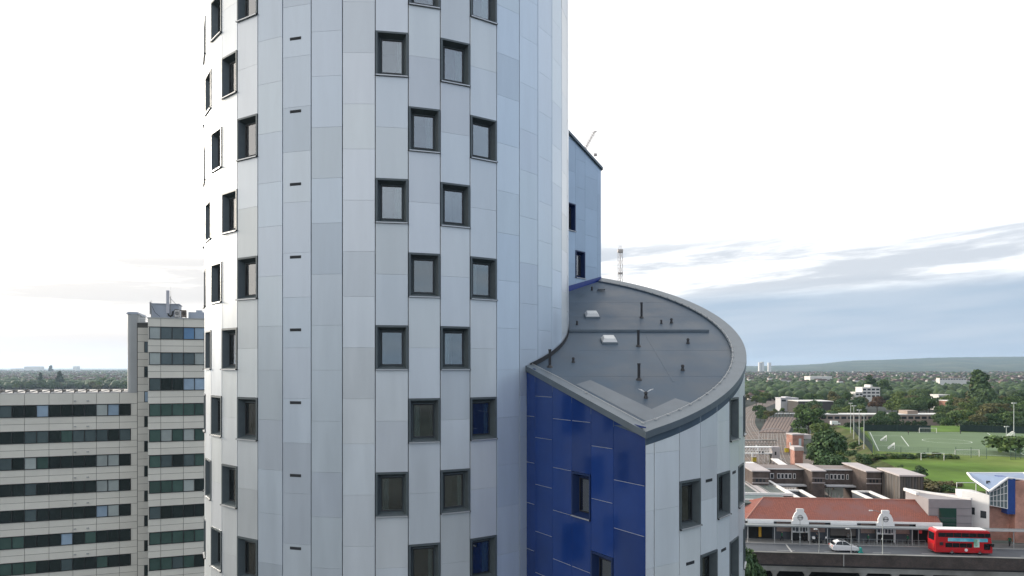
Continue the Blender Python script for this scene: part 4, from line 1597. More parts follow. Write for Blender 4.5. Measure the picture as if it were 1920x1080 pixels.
for k in range(26):
    Y = r.uniform(780, 1150)
    px = r.uniform(1396, 1446) if k % 2 else r.uniform(1400, 1432)
    house((px - 960) / F * Y, Y, 'house in the streets right beside the wing', 'houses beside the wing', r.uniform(-0.6, 0.2))
for k in range(30):
    Y = r.uniform(900, 1500)
    px = r.uniform(1480, 1930)
    house((px - 960) / F * Y, Y, 'house among the far trees', 'houses beyond the pitch', r.uniform(-0.5, 0.5))
for k in range(22):
    Y = r.uniform(1250, 1900)
    px = r.uniform(-20, 232)
    house((px - 960) / F * Y, Y, 'house in the trees over the office roof', 'houses beyond the office roof', r.uniform(-0.5, 0.5))
hm = MB()
rg = random.Random(21)
for k in range(1500):
    Y = rg.uniform(1300, 4200)
    kx = rg.uniform(0.335, 0.84) if k % 3 else rg.uniform(-0.86, -0.56)
    x, w, d, h = kx * Y, rg.uniform(7, 20), rg.uniform(7, 10), rg.uniform(6, 11)
    if k % 3 == 0:
        h, w = rg.uniform(10.5, 14.5), w * 0.7
    mi = rg.choice([0, 0, 1, 2])
    hm.box(x - w / 2, x + w / 2, Y - d / 2, Y + d / 2, GZ, GZ + h, mi)
    hm.extrude_y([(x - w / 2 - .5, GZ + h), (x + w / 2 + .5, GZ + h), (x + w / 2 - 2, GZ + h + 2.6), (x - w / 2 + 2, GZ + h + 2.6)], Y - d / 2 - 0.3, Y + d / 2, 3)
tag(hm.build('distant_rooftops', [mat('far_white', (0.66, 0.65, 0.63), 0.8), mat('far_brick', (0.30, 0.20, 0.16), 0.9), mat('far_stone', (0.45, 0.43, 0.40), 0.9), mat('far_roof', (0.13, 0.10, 0.095), 0.9)]),
    'countless far roofs and walls between the trees', 'houses', kind='stuff')


# larger pale buildings in the wood
def big_building(name, px0, px1, pyt, Y, depth, label, floors, wallm, base=GZ, roof_m=None, rz=0.0, cat='building', step=None, glass=True):
    x0, x1 = (px0 - 960) / F * Y, (px1 - 960) / F * Y
    zt = CZ + (HOR - pyt) / F * Y
    e = empty(name, ((x0 + x1) / 2, Y, base), rz, label, cat)
    w, h = x1 - x0, zt - base
    mb = MB()
    mb.box(-w / 2, w / 2, 0, depth, 0, h)
    mb.build('wall', wallm, e)
    mb = MB()
    mb.box(-w / 2 - 0.3, w / 2 + 0.3, -0.3, depth + 0.3, h, h + 0.45)
    rf = mb.build('roof', roof_m or wallm, e)
    if step:
        mb = MB()
        mb.box(step[0] * w, step[1] * w, 1, depth - 1, h + 0.45, h + step[2])
        mb.build('roof_block', wallm, rf)
    if glass:
        fh = 3.3
        n = max(2, int(w / 4.2))
        for k in range(floors):
            for i in range(n):
                m2 = MB()
                xa = -w / 2 + w * (i + 0.14) / n
                m2.box(xa, xa + w / n * 0.72, -0.06, 0.1, h - 2.6 - k * fh, h - 1.0 - k * fh)
                m2.build('window', M_hglass, e)
    return e


M_pale = mat('pale_render', (0.62, 0.61, 0.58), rough=0.8, noise=0.05, scale=0.1)
M_brickfar = mat('far_red_brick', (0.26, 0.14, 0.10), rough=0.9, noise=0.1, scale=0.4)
M_timber = mat('dark_timber', (0.06, 0.055, 0.05), rough=0.9)
big_building('white_clinic', 1617, 1650, 727, 690, 14, 'white three storey building with ribbon windows among dark trees', 3, M_pale, step=(-0.02, 0.1, 3.0))
big_building('white_clinic_annex', 1604, 1618, 736, 688, 10, 'low white annex at the foot of the white building in the trees', 1, M_pale)
big_building('school_building', 1538, 1802, 778, 440, 12, 'long low white roofed building behind the hedge and trees', 1, mat('school_wall', (0.30, 0.24, 0.2), 0.85), roof_m=M_pale, step=(0.125, 0.20, 2.6))
big_building('yard_office', 1464, 1497, 747, 585, 12, 'boxy pale grey building above the end of the sidings', 1, mat('yard_grey', (0.45, 0.45, 0.46), 0.7), step=(-0.2, 0.1, 1.3))
big_building('sports_hall', 1497, 1562, 753, 560, 22, 'long dark hall with a white edged roof beside the railway', 1, M_timber, roof_m=M_pale, glass=False)
big_building('brick_school', 1776, 1812, 752, 520, 10, 'red brick building with a pale roof edge inside the wood', 1, M_brickfar, roof_m=M_pale)
big_building('white_flat_roof', 1760, 1780, 741, 600, 12, 'small white building with a flat roof deep in the wood', 1, M_pale)
big_building('terrace_row', 1762, 1812, 709, 1150, 10, 'terrace of white and red houses on the rise beyond the wood', 1, M_pale, roof_m=M_brickfar)
big_building('warehouse', 1519, 1560, 706, 1500, 30, 'long pale warehouse roof far across the suburb', 0, M_pale, glass=False)
big_building('slab_block', 20, 40, 691.0, 4600, 20, 'wide pale block on the skyline beyond the office roof', 2, M_pale, glass=False)
big_building('hospital_block', 45, 76, 687.2, 5000, 40, 'long pale building standing on the skyline beyond the office roof', 2, M_pale, glass=False)
big_building('dome_block', 137, 144, 686.8, 5000, 40, 'small pale block on the skyline close to the lift shaft', 2, M_pale, glass=False)
for px0, px1, pt, lb in ((1423.5, 1427, 679.5, 'palest slim tower block on the far skyline'), (1428, 1432.5, 678.5, 'tallest slim tower block on the far skyline'), (1441, 1446, 680, 'single tower block a little apart on the far skyline')):
    big_building('tower_block', px0, px1, pt, 5600, 25, lb, 3, M_pale, glass=False)

# ---- railway
M_ballast = mat('ballast', (0.125, 0.105, 0.09), rough=0.95, noise=0.25, scale=0.35, tint=(0.17, 0.13, 0.105))
M_rail = mat('rail_steel', (0.24, 0.22, 0.20), rough=0.4, metal=0.5)


def catmull(P, n):
    P = [Vector(p) for p in P]
    P = [P[0] * 2 - P[1]] + P + [P[-1] * 2 - P[-2]]
    out = []
    for i in range(1, len(P) - 2):
        for k in range(n):
            t_ = k / n
            a, b, c, d = P[i - 1:i + 3]
            out.append(0.5 * ((2 * b) + (c - a) * t_ + (2 * a - 5 * b + 4 * c - d) * t_ ** 2 + (3 * b - a - 3 * c + d) * t_ ** 3))
    out.append(P[-2])
    return out


def side(path, off):
    out = []
    for i, p in enumerate(path):
        d = (path[min(i + 1, len(path) - 1)] - path[max(i - 1, 0)]).normalized()
        out.append(p + Vector((d.y, -d.x, 0)) * off)
    return out


def ribbon_strip(mb, path, w, z, mi=0):
    a, b = side(path, -w / 2), side(path, w / 2)
    for i in range(len(path) - 1):
        mb.face([(a[i].x, a[i].y, z), (b[i].x, b[i].y, z), (b[i + 1].x, b[i + 1].y, z), (a[i + 1].x, a[i + 1].y, z)], mi)


main_line = catmull([gp(1500, 930), gp(1470, 895), gp(1425, 850), gp(1398, 812), gp(1392, 788), gp(1410, 768), gp(1450, 752), gp(1505, 737), gp(1535, 728), gp(1512, 720), gp(1470, 714)], 12)
yard = catmull([gp(1470, 900), gp(1452, 850), gp(1455, 812), gp(1464, 784)], 8)
bed = MB()
ribbon_strip(bed, main_line, 17.0, GZ + 0.05)
tag(bed.build('railway_bed', M_ballast), kind='structure')
bed = MB()
ya, yb2, yc, yd = gp(1424, 812), gp(1478, 812), gp(1494, 783), gp(1440, 783)
bed.face([(p.x, p.y, GZ + 0.06) for p in (gp(1400, 905), gp(1560, 905), gp(1530, 862), gp(1488, 840), gp(1480, 812), gp(1418, 812), gp(1404, 840))])
bed.face([(p.x, p.y, GZ + 0.068) for p in (ya, yb2, yc, yd)])
tag(bed.build('yard_bed', M_ballast), kind='structure')
for k, off in enumerate((-6.0, -2.0, 2.0, 6.0)):
    mb = MB()
    for s in (-0.75, 0.75):
        ribbon_strip(mb, side(main_line, off + s), 0.16, GZ + 0.22)
    tag(mb.build('railway_track', M_rail), 'pair of steel rails on the curving main line, %s of the four' % ('innermost', 'second from the inside', 'third from the inside', 'outermost')[k], 'railway track', 'main line tracks')
M_sid = mat('siding_timber', (0.17, 0.125, 0.105), rough=0.9, noise=0.2, scale=0.6)
M_sid2 = mat('siding_rail', (0.055, 0.045, 0.042), rough=0.8)
ordn = ['first', 'second', 'third', 'fourth', 'fifth', 'sixth', 'seventh', 'eighth', 'last']
for k in range(9):
    s = (k + 0.5) / 9
    a, b = ya.lerp(yb2, s), yd.lerp(yc, s)
    d = (b - a).normalized()
    n = Vector((d.y, -d.x, 0))
    mb = MB()
    def strip(o, w, z0, z1, mi):
        p = [a + n * (o - w / 2), a + n * (o + w / 2), b + n * (o + w / 2), b + n * (o - w / 2)]
        mb.prism([(q.x, q.y) for q in p], GZ + z0, GZ + z1, mi)
    strip(0, 1.5, 0.05, 0.42, 0)
    strip(-1.15, 0.22, 0.05, 0.34, 1)
    strip(1.15, 0.22, 0.05, 0.34, 1)
    so = mb.build('siding_track', [M_sid, M_sid2])
    tag(so, '%s stabling track of the yard counted from the curving main line' % ordn[k], 'railway track', 'sidings of the yard')
for k in range(5):
    p = gp(1442 + k * 11, 781)
    e = empty('buffer_stop', p, 0, 'white topped buffer stop, %s at the end of the sidings' % ordn[k], 'buffer stop', 'buffer stops')
    mb = MB()
    for x in (-1.1, 1.1):
        mb.box(x - 0.2, x + 0.2, -0.2, 0.2, 0, 2.0)
    mb.build('post', M_sid2, e)
    mb = MB()
    mb.box(-1.8, 1.8, -0.3, 0.3, 2.0, 2.7)
    mb.build('beam', M_white, e)
lead = MB()
for k in range(7):
    a = gp(1415 + k * 19, 903)
    b = gp(1428 + k * 8, 813)
    m = gp(1420 + k * 11 + (k % 2) * 6, 852)
    path = catmull([a, m, b], 10)
    mb = MB()
    for s in (-0.75, 0.75):
        ribbon_strip(mb, side(path, s), 0.16, GZ + 0.20)
    tag(mb.build('yard_track', M_rail), 'rusty rails leading to the sidings, %s from the tower' % ordn[k], 'railway track', 'yard lead tracks')

# ---- the far hill
M_hill = mat('hill_woods', (0.045, 0.07, 0.04), rough=0.95, noise=0.35, scale=0.006, tint=(0.09, 0.10, 0.06), spec=0.1)
hb = MB()
hp = [(1380, 686.5), (1440, 686), (1500, 684), (1540, 682), (1570, 678.5), (1610, 675.5), (1650, 675), (1700, 673), (1740, 671), (1790, 670), (1830, 669.5), (1880, 669), (1930, 668.5), (2100, 667), (2300, 672), (2500, 682)]
prev = None
rg = random.Random(4)
dense = []
for (x0, y0), (x1, y1) in zip(hp[:-1], hp[1:]):
    for k in range(10):
        s = k / 10
        dense.append((x0 + (x1 - x0) * s, y0 + (y1 - y0) * s + rg.uniform(-0.22, 0.22)))
for px, py in dense:
    Yr = 9500.0
    kx = (px - 960) / F
    ridge = Vector((kx * Yr, Yr, CZ + (HOR - py) / F * Yr))
    ft = Vector((kx * 6200, 6200, GZ - 1))
    mid = Vector((kx * 7900, 7900, GZ + (ridge.z - GZ) * (0.45 + 0.06 * math.sin(px * 0.05))))
    bk_ = Vector((kx * 12500, 12500, GZ - 1))
    row = [ft, mid, ridge, bk_]
    if prev:
        for a, b, c, d in zip(prev[:-1], row[:-1], row[1:], prev[1:]):
            hb.face([a, b, c, d])
    prev = row
tag(hb.build('hill', M_hill, smooth=True), kind='structure')
# ============================================================ the street on its deck, the station, vehicles, people
e1 = Vector((0.9957, -0.0928))
e2 = Vector((0.0928, 0.9957))
SQ = Vector((43.8, 114.35))
S_RZ = math.atan2(e1.y, e1.x)


def sl(px, d):
    k = (px - 960) / F
    return (k * (SQ.y + d * e2.y) - SQ.x - d * e2.x) / (e1.x - k * e1.y)


def sw(s, d, z=0.0):
    p = SQ + e1 * s + e2 * d
    return Vector((p.x, p.y, z))


def zl(py, px, d):
    return CZ + (HOR - py) / F * sw(sl(px, d), d).y


def sthing(name, s, d, z, label, cat, group=None):
    return empty(name, sw(s, d, z), S_RZ, label, cat, group)


def brick_mat(name, c1, c2, mortar, scale, rough=0.9, w=0.5, h=0.25):
    m = bpy.data.materials.new(name)
    m.use_nodes = True
    t = m.node_tree
    b = t.nodes['Principled BSDF']
    tc = N(t, 'ShaderNodeTexCoord')
    sp = N(t, 'ShaderNodeSeparateXYZ')
    t.links.new(tc.outputs['Object'], sp.inputs[0])
    cb = N(t, 'ShaderNodeCombineXYZ')
    t.links.new(math_node(t, 'ADD', sp.outputs[0], sp.outputs[1]), cb.inputs[0])
    t.links.new(sp.outputs[2], cb.inputs[1])
    br = N(t, 'ShaderNodeTexBrick', ins={'Scale': scale, 'Mortar Size': 0.02, 'Bias': 0.0, 'Brick Width': w, 'Row Height': h})
    br.inputs['Color1'].default_value = tuple(c1) + (1,)
    br.inputs['Color2'].default_value = tuple(c2) + (1,)
    br.inputs['Mortar'].default_value = tuple(mortar) + (1,)
    t.links.new(cb.outputs[0], br.inputs['Vector'])
    nz = N(t, 'ShaderNodeTexNoise', ins={'Scale': 0.45, 'Detail': 6.0, 'Roughness': 0.65})
    t.links.new(tc.outputs['Object'], nz.inputs['Vector'])
    v = map_range(t, nz.outputs[0], 0.3, 0.7, 0.62, 1.35, smooth=False)
    cc = t.nodes.new('ShaderNodeCombineColor')
    for i in range(3):
        t.links.new(v, cc.inputs[i])
    t.links.new(mix_col(t, 1.0, br.outputs[0], cc.outputs[0], 'MULTIPLY'), b.inputs['Base Color'])
    b.inputs['Roughness'].default_value = rough
    bp = N(t, 'ShaderNodeBump', ins={'Strength': 0.5, 'Distance': 0.02})
    t.links.new(br.outputs['Fac'], bp.inputs['Height'])
    bp.invert = True
    t.links.new(bp.outputs[0], b.inputs['Normal'])
    MATS[name] = m
    return m


M_asph = mat('asphalt', (0.095, 0.105, 0.118), rough=0.9, noise=0.16, scale=0.3)
M_pave = mat('paving', (0.20, 0.20, 0.195), rough=0.9, noise=0.14, scale=0.6)
M_kerb = mat('kerb_stone', (0.33, 0.33, 0.32), rough=0.85, noise=0.08, scale=1)
M_conc = mat('stained_concrete', (0.25, 0.25, 0.235), rough=0.9, noise=0.22, scale=0.35, tint=(0.15, 0.145, 0.13))
M_brick_dk = brick_mat('sooty_brick', (0.085, 0.062, 0.055), (0.055, 0.045, 0.042), (0.07, 0.065, 0.06), 2.2)
M_brick_br = brick_mat('brown_brick', (0.10, 0.072, 0.062), (0.075, 0.058, 0.052), (0.11, 0.10, 0.09), 2.0)
M_brick_pk = brick_mat('pink_brick', (0.36, 0.24, 0.21), (0.32, 0.22, 0.19), (0.34, 0.28, 0.25), 2.0)
M_brick_rd = brick_mat('red_brick', (0.36, 0.17, 0.13), (0.31, 0.15, 0.115), (0.36, 0.26, 0.22), 1.6)
M_dark = mat('dark_void', (0.012, 0.013, 0.014), rough=0.9)
M_plinth = mat('grey_plinth', (0.085, 0.095, 0.11), rough=0.8, noise=0.1, scale=0.6)
M_steelg = mat('canopy_steel', (0.24, 0.26, 0.265), rough=0.6, noise=0.08, scale=0.7)
M_wt = mat('white_trim', (0.74, 0.74, 0.73), rough=0.6, noise=0.05, scale=0.6)


def tile_mat(name, c, tint, rowh=0.34):
    m = bpy.data.materials.new(name)
    m.use_nodes = True
    t = m.node_tree
    b = t.nodes['Principled BSDF']
    tc = N(t, 'ShaderNodeTexCoord')
    sp = N(t, 'ShaderNodeSeparateXYZ')
    t.links.new(tc.outputs['Object'], sp.inputs[0])
    cb = N(t, 'ShaderNodeCombineXYZ')
    t.links.new(sp.outputs[0], cb.inputs[0])
    t.links.new(sp.outputs[1], cb.inputs[1])
    br = N(t, 'ShaderNodeTexBrick', ins={'Scale': 1.0, 'Mortar Size': 0.035, 'Brick Width': 0.32, 'Row Height': rowh, 'Bias': -0.1})
    br.inputs['Color1'].default_value = tuple(c) + (1,)
    br.inputs['Color2'].default_value = tuple(x * 0.78 for x in c) + (1,)
    br.inputs['Mortar'].default_value = tuple(x * 0.45 for x in c) + (1,)
    t.links.new(cb.outputs[0], br.inputs['Vector'])
    nz = N(t, 'ShaderNodeTexNoise', ins={'Scale': 0.25, 'Detail': 6.0, 'Roughness': 0.6})
    t.links.new(tc.outputs['Object'], nz.inputs['Vector'])
    t.links.new(mix_col(t, map_range(t, nz.outputs[0], 0.42, 0.68), br.outputs[0], tint), b.inputs['Base Color'])
    b.inputs['Roughness'].default_value = 0.85
    bp = N(t, 'ShaderNodeBump', ins={'Strength': 0.7, 'Distance': 0.04})
    bp.invert = True
    t.links.new(br.outputs['Fac'], bp.inputs['Height'])
    t.links.new(bp.outputs[0], b.inputs['Normal'])
    MATS[name] = m
    return m


M_tile = tile_mat('red_roof_tiles', (0.30, 0.095, 0.065), (0.20, 0.085, 0.075))

# ---- the deck: road, kerbs, pavement as stepped sheets
SA, SB = -16.0, 78.0
st = MB()
st.box(SA, SB, 0.35, 9.4, -0.9, 0.0)
tag(st.build('road', M_asph, None, sw(0, 0, 0), S_RZ), kind='structure')
st = MB()
st.box(SA, SB, 9.55, 13.0, -0.9, 0.13)
tag(st.build('pavement', M_pave, None, sw(0, 0, 0), S_RZ), kind='structure')
st = MB()
st.box(SA, SB, 9.4, 9.55, -0.9, 0.14)
st.box(SA, SB, 0.25, 0.40, -0.5, 0.12)
tag(st.build('kerb', M_kerb, None, sw(0, 0, 0), S_RZ), kind='structure')
st = MB()
for s0, s1, d0, d1 in ((sl(1473, 9), sl(1487, 2.2), 9.2, 2.0),):
    st.face([(s0, d0, 0.006), (s0 + 0.28, d0, 0.006), (s1 + 0.28, d1, 0.006), (s1, d1, 0.006)])
for k in range(12):
    a = -14 + k * 8
    st.box(a, a + 3, 5.0, 5.12, -0.02, 0.006)
tag(st.build('road_marking', mat('road_paint', (0.42, 0.42, 0.40), 0.8, noise=0.2, scale=3), None, sw(0, 0, 0), S_RZ), kind='structure')

# ---- parapet and viaduct in front of it
pw = sthing('viaduct', SA, 0, GZ - 3, 'long dark brick parapet wall on a concrete viaduct with black openings', 'viaduct')
mb = MB()
mb.box(0, SB - SA, -0.15, 0.22, 9.0 - 1.25, 9.0 + 0.92)
mb.build('parapet', M_brick_dk, pw)
mb = MB()
mb.box(0, SB - SA, -0.22, 0.29, 9.92, 10.02)
mb.build('coping', M_conc, pw)
mb = MB()
mb.box(0, SB - SA, -0.35, 0.5, 9.0 - 2.05, 9.0 - 1.25)
mb.box(0, SB - SA, -0.42, 0.5, 9.0 - 1.36, 9.0 - 1.25)
mb.build('beam', M_conc, pw)
for px in (1452, 1512, 1617, 1677, 1740, 1804, 1866, 1925, 1390):
    s = sl(px, 0) - SA
    mb = MB()
    mb.prism([(s - 0.28, -0.3), (s + 0.28, -0.3), (s + 0.28, 0.4), (s - 0.28, 0.4)], 0.0, 6.97)
    for sg in (-1, 1):
        mb.extrude_y([(s + sg * 0.28, 6.96), (s + sg * 0.28, 6.3), (s + sg * 0.75, 6.96)], -0.28, 0.38)
    mb.build('column', M_conc, pw)
mb = MB()
mb.box(0, SB - SA, 9.0, 9.3, 0.0, 8.1)
mb.box(0, SB - SA, -0.3, 9.0, 7.0, 8.0)
mb.build('inner_wall', M_dark, pw)
pp = MB()
s = sl(1581, 0) - SA
pp.box(s - 0.07, s + 0.07, -0.25, -0.15, 7.7, 9.9)
pp.build('drain_pipe', M_kerb, pw)

# ---- the station's street front
fd = 12.6
sx0, sx1 = sl(1390, fd) - 3.0, sl(1762, fd)
stn = sthing('station_building', 0, fd, 0.1, 'red tiled station front with white curved gables facing the street', 'station')
mb = MB()
mb.box(sx0, sx1, 0.0, 7.5, 0.0, 3.6)
mb.build('wall', M_plinth, stn)


def front(px0, px1, z0, z1, m, name, y0=-0.04, y1=0.0):
    q = MB()
    q.box(sl(px0, fd), sl(px1, fd), y0, y1, z0, z1)
    return q.build(name, m, stn)


for a, b in ((1456, 1483), (1519, 1547), (1614, 1640), (1678, 1705)):
    front(a, b, 1.45, 3.3, M_brick_pk, 'brick_panel')
for a, b in ((1404, 1448), (1556, 1606), (1712, 1748)):
    front(a, b, 0.1, 3.2, M_dark, 'shop_window', -0.03)
front(1557, 1604, 0.9, 2.7, mat('shop_shutter', (0.16, 0.14, 0.125), 0.7), 'shutter', -0.06)
front(1560, 1568, 2.3, 3.1, M_black, 'shop_sign', -0.10, -0.05)
front(1574, 1586, 2.25, 2.9, M_black, 'shop_sign', -0.10, -0.05)
front(1422, 1427, 0.4, 2.9, mat('amber_banner', (0.62, 0.34, 0.03), 0.7), 'banner', -0.2, -0.12)
# roof: one long slope to the street, hipped at the near end
eave_z, ridge_z, rd = 3.72, 6.45, 6.6
rl_ = MB()
ra, rb = sl(1431, fd + rd), sl(1739, fd + rd)
ea, eb = sl(1399, fd - 0.6), sl(1765, fd - 0.6)
rl_.face([(ea, -0.6, eave_z), (eb, -0.6, eave_z), (rb, rd, ridge_z), (ra, rd, ridge_z)])
rl_.face([(ra, rd, ridge_z), (rb, rd, ridge_z), (eb, 2 * rd + 0.6, eave_z), (ea, 2 * rd + 0.6, eave_z)])
rl_.face([(ea, -0.6, eave_z), (ra, rd, ridge_z), (ea, 2 * rd + 0.6, eave_z)])
rl_.face([(eb, -0.6, eave_z), (eb, 2 * rd + 0.6, eave_z), (rb, rd, ridge_z)])
rf = rl_.build('roof', M_tile, stn)
mb = MB()
M_ridge = mat('ridge_tile', (0.36, 0.17, 0.13), rough=0.85, noise=0.15, scale=1)
mb.tube((ra, rd, ridge_z), (rb, rd, ridge_z), 0.15, seg=8)
mb.tube((ea, -0.6, eave_z), (ra, rd, ridge_z), 0.15, seg=8)
mb.build('ridge', M_ridge, rf)
mb = MB()
mb.box(ea - 0.1, eb + 0.1, -0.78, -0.6, eave_z - 0.30, eave_z + 0.06)
mb.build('gutter', M_wt, rf)
for a, b in ((1400, 1448), (1554, 1603), (1713, 1762)):
    mb = MB()
    mb.box(sl(a, fd), sl(b, fd), -0.95, -0.80, eave_z - 0.75, eave_z - 0.22)
    mb.build('fascia_sign', M_wt, stn)


def gable(px):
    s = sl(px, fd - 1.0)
    P = [(-1.55, 3.0), (-1.55, 3.55), (-1.25, 3.75), (-1.32, 4.2), (-1.2, 4.5), (-0.95, 5.05), (-0.62, 5.4), (-0.68, 5.55), (-0.68, 5.85), (-0.55, 5.92), (0.55, 5.92), (0.68, 5.85), (0.68, 5.55), (0.62, 5.4), (0.95, 5.05), (1.2, 4.5), (1.32, 4.2), (1.25, 3.75), (1.55, 3.55), (1.55, 3.0)]
    q = MB()
    q.extrude_y([(x, z) for x, z in P], -0.16, 0.16)
    gb = q.build('gable', M_wt, stn, (s, -1.0, 0))
    q = MB()
    for rr, w in ((0.46, 0.035), (0.30, 0.025)):
        for k in range(16):
            a, b = 2 * math.pi * k / 16, 2 * math.pi * (k + 1) / 16
            q.tube((rr * math.cos(a), -0.18, 4.3 + rr * math.sin(a)), (rr * math.cos(b), -0.18, 4.3 + rr * math.sin(b)), w, seg=5)
    q.box(-0.5, 0.5, -0.19, -0.165, 4.24, 4.36)
    q.build('emblem', M_black, gb)
    q = MB()
    q.box(-1.5, 1.5, -0.14, 0.1, 1.55, 3.0)
    q.box(-1.55, -1.4, -0.16, 0.12, 0.1, 3.0)
    q.box(1.4, 1.55, -0.16, 0.12, 0.1, 3.0)
    q.build('entrance_surround', M_wt, gb)
    for x, w, z, h in ((-1.2, 0.5, 1.9, 0.8), (-0.55, 0.45, 1.75, 1.0), (0.1, 0.35, 1.8, 0.95), (0.65, 0.4, 1.75, 0.9), (1.12, 0.22, 1.85, 0.8)):
        q = MB()
        q.box(x - w / 2, x + w / 2, -0.17, -0.142, z, z + h)
        q.build('notice', M_plinth, gb)
    q = MB()
    q.box(-1.38, 1.38, 0.0, 0.08, 0.1, 1.5)
    q.build('doorway', M_dark, gb)
    return gb


gable(1500)
gable(1660)

# ---- the pavement canopy
can = sthing('street_canopy', 0, 10.2, 0.13, 'long flat grey canopy on slim posts along the pavement', 'canopy')
mb = MB()
mb.box(sx0, SB, -0.45, 1.4, 2.95, 3.05)
mb.box(sx0, SB, -0.55, -0.45, 2.88, 3.14)
mb.build('canopy_roof', M_steelg, can)
mb = MB()
mb.box(sl(1763, 10), SB, -0.62, -0.55, 2.92, 3.22)
mb.build('canopy_edge', mat('canopy_pale', (0.50, 0.48, 0.46), 0.6, noise=0.08, scale=0.8), can)
for px in (1402, 1452, 1485, 1518, 1551, 1610, 1644, 1678, 1710, 1900, 1958):
    mb = MB()
    s = sl(px, 10.0)
    mb.tube((s, -0.3, 0), (s, -0.3, 2.95), 0.075, seg=8)
    mb.build('post', mat('canopy_post', (0.36, 0.37, 0.37), 0.5), can)

# ---- low walls, roofs and platforms behind the ridge
M_green = mat('green_roof_sheet', (0.055, 0.08, 0.075), rough=0.65, noise=0.25, scale=0.25, tint=(0.085, 0.10, 0.095))
M_plat = mat('platform_paving', (0.24, 0.225, 0.215), rough=0.9, noise=0.15, scale=0.3)
M_palero = mat('pale_flat_roof', (0.42, 0.385, 0.38), rough=0.8, noise=0.12, scale=0.3)
M_coping = mat('white_coping', (0.72, 0.71, 0.69), rough=0.6, noise=0.06, scale=0.5)


def sbox(mb, px0, px1, d0, d1, z0, z1, mi=0, pd=None):
    mb.box(sl(px0, d0 if pd is None else pd), sl(px1, d0 if pd is None else pd), d0, d1, z0, z1, mi)


cz_ = 5.75
con = sthing('concourse_roof', 0, 0, GZ, 'green grey flat station roof with white copings and a pale strip', 'building')
OFF = -GZ
mb = MB()
sbox(mb, 1380, 1478, 27.0, 44.0, 0.0, cz_ + OFF)
sbox(mb, 1380, 1775, 19.5, 22.2, 0.0, cz_ + OFF - 0.35)
mb.build('wall', M_green, con)
mb = MB()
sbox(mb, 1380, 1478, 22.2, 27.0, 0, cz_ + OFF - 0.1)
mb.build('lower_roof', mat('teal_roof', (0.10, 0.14, 0.14), 0.6, noise=0.15, scale=0.4), con)
mb = MB()
mb.face([(sl(1424, 27), 26.9, cz_ + OFF + 0.03), (sl(1449, 27), 26.9, cz_ + OFF + 0.03), (sl(1449, 27), 43.5, cz_ + OFF + 0.03), (sl(1424, 27), 43.5, cz_ + OFF + 0.03)])
mb.build('pale_strip', M_palero, con)
for k in range(6):
    mb = MB()
    sbox(mb, 1385 + k * 15, 1386 + k * 15, 27.2, 43.0, cz_ + OFF, cz_ + OFF + 0.12, pd=27)
    mb.build('roof_seam', M_green, con)
mb = MB()
sbox(mb, 1380, 1488, 26.6, 27.0, cz_ + OFF - 0.2, cz_ + OFF + 0.35)
sbox(mb, 1380, 1780, 21.9, 22.2, cz_ + OFF - 0.4, cz_ + OFF - 0.1)
q0 = sl(1479, 27)
mb.box(q0, q0 + 0.7, 27.0, 43.0, cz_ + OFF - 0.3, cz_ + OFF + 0.35)
mb.build('coping', M_coping, con)


def light_well(px0, px1, label, d0=24.0, d1=33.0, zt=5.5):
    e = sthing('light_well', sl(px0, d0), d0, GZ, label, 'parapet', 'white coped wells')
    w = sl(px1, d0) - sl(px0, d0)
    L_ = d1 - d0
    H = zt - GZ
    mb = MB()
    for x0, x1, y0, y1 in ((0, 0.5, 0, L_), (w - 0.5, w, 0, L_), (0.5, w - 0.5, L_ - 0.5, L_)):
        mb.box(x0, x1, y0, y1, 0, H)
    mb.build('wall', M_plinth, e)
    mb = MB()
    for x0, x1, y0, y1 in ((-0.15, 0.6, -0.1, L_), (w - 0.6, w + 0.15, -0.1, L_), (0.6, w - 0.6, L_ - 0.6, L_)):
        mb.box(x0, x1, y0, y1, H, H + 0.3)
    mb.build('coping', M_coping, e)
    mb = MB()
    mb.box(0.5, w - 0.5, 0.4, L_ - 0.5, 0, H - 3.0)
    mb.build('floor', mat('well_floor', (0.05, 0.06, 0.075), 0.7), e)
    return e


light_well(1495, 1530, 'white edged dark well beside the green flat roof')
light_well(1632, 1668, 'white edged dark well before the timber clad block')
mb = MB()
lw = sthing('white_coping_wall', 0, 23.2, GZ, 'low grey wall with white coping behind the tiled ridge', 'wall')
for a, b in ((1530, 1632), (1668, 1742)):
    q = MB()
    q.box(sl(a, 23.2), sl(b, 23.2), 0, 0.5, 0, 5.2 + OFF)
    q.build('wall', M_plinth, lw)
    q = MB()
    q.box(sl(a, 23.2) + 0.1, sl(b, 23.2) - 0.1, -0.08, 0.58, 5.2 + OFF, 5.42 + OFF)
    q.build('coping', M_coping, lw)

# platforms running away
for k, (px0, px1, d0, d1, z, lb) in enumerate(((1500, 1534, 34, 95, 1.6, 'grey platform between the two brick stair blocks'), (1548, 1612, 30, 95, 1.9, 'broad grey platform below the brick bridge'),
                                               (1450, 1476, 50, 120, -3.5, 'pale platform canopy pointing towards the yard'))):
    e = sthing('platform', sl(px0, d0), d0, GZ, lb, 'platform')
    w = sl(px1, d0) - sl(px0, d0)
    mb = MB()
    mb.box(0, w, 0, d1 - d0, 0, z + OFF)
    mb.build('slab', M_plat if k < 2 else M_palero, e)
    if k < 2:
        for q in range(14):
            m2 = MB()
            y = q * (d1 - d0) / 30
            m2.box(w - 0.2, w - 0.05, y, y + 0.12, z + OFF, z + OFF + 1.5)
            m2.build('fence_post', M_palero, e)


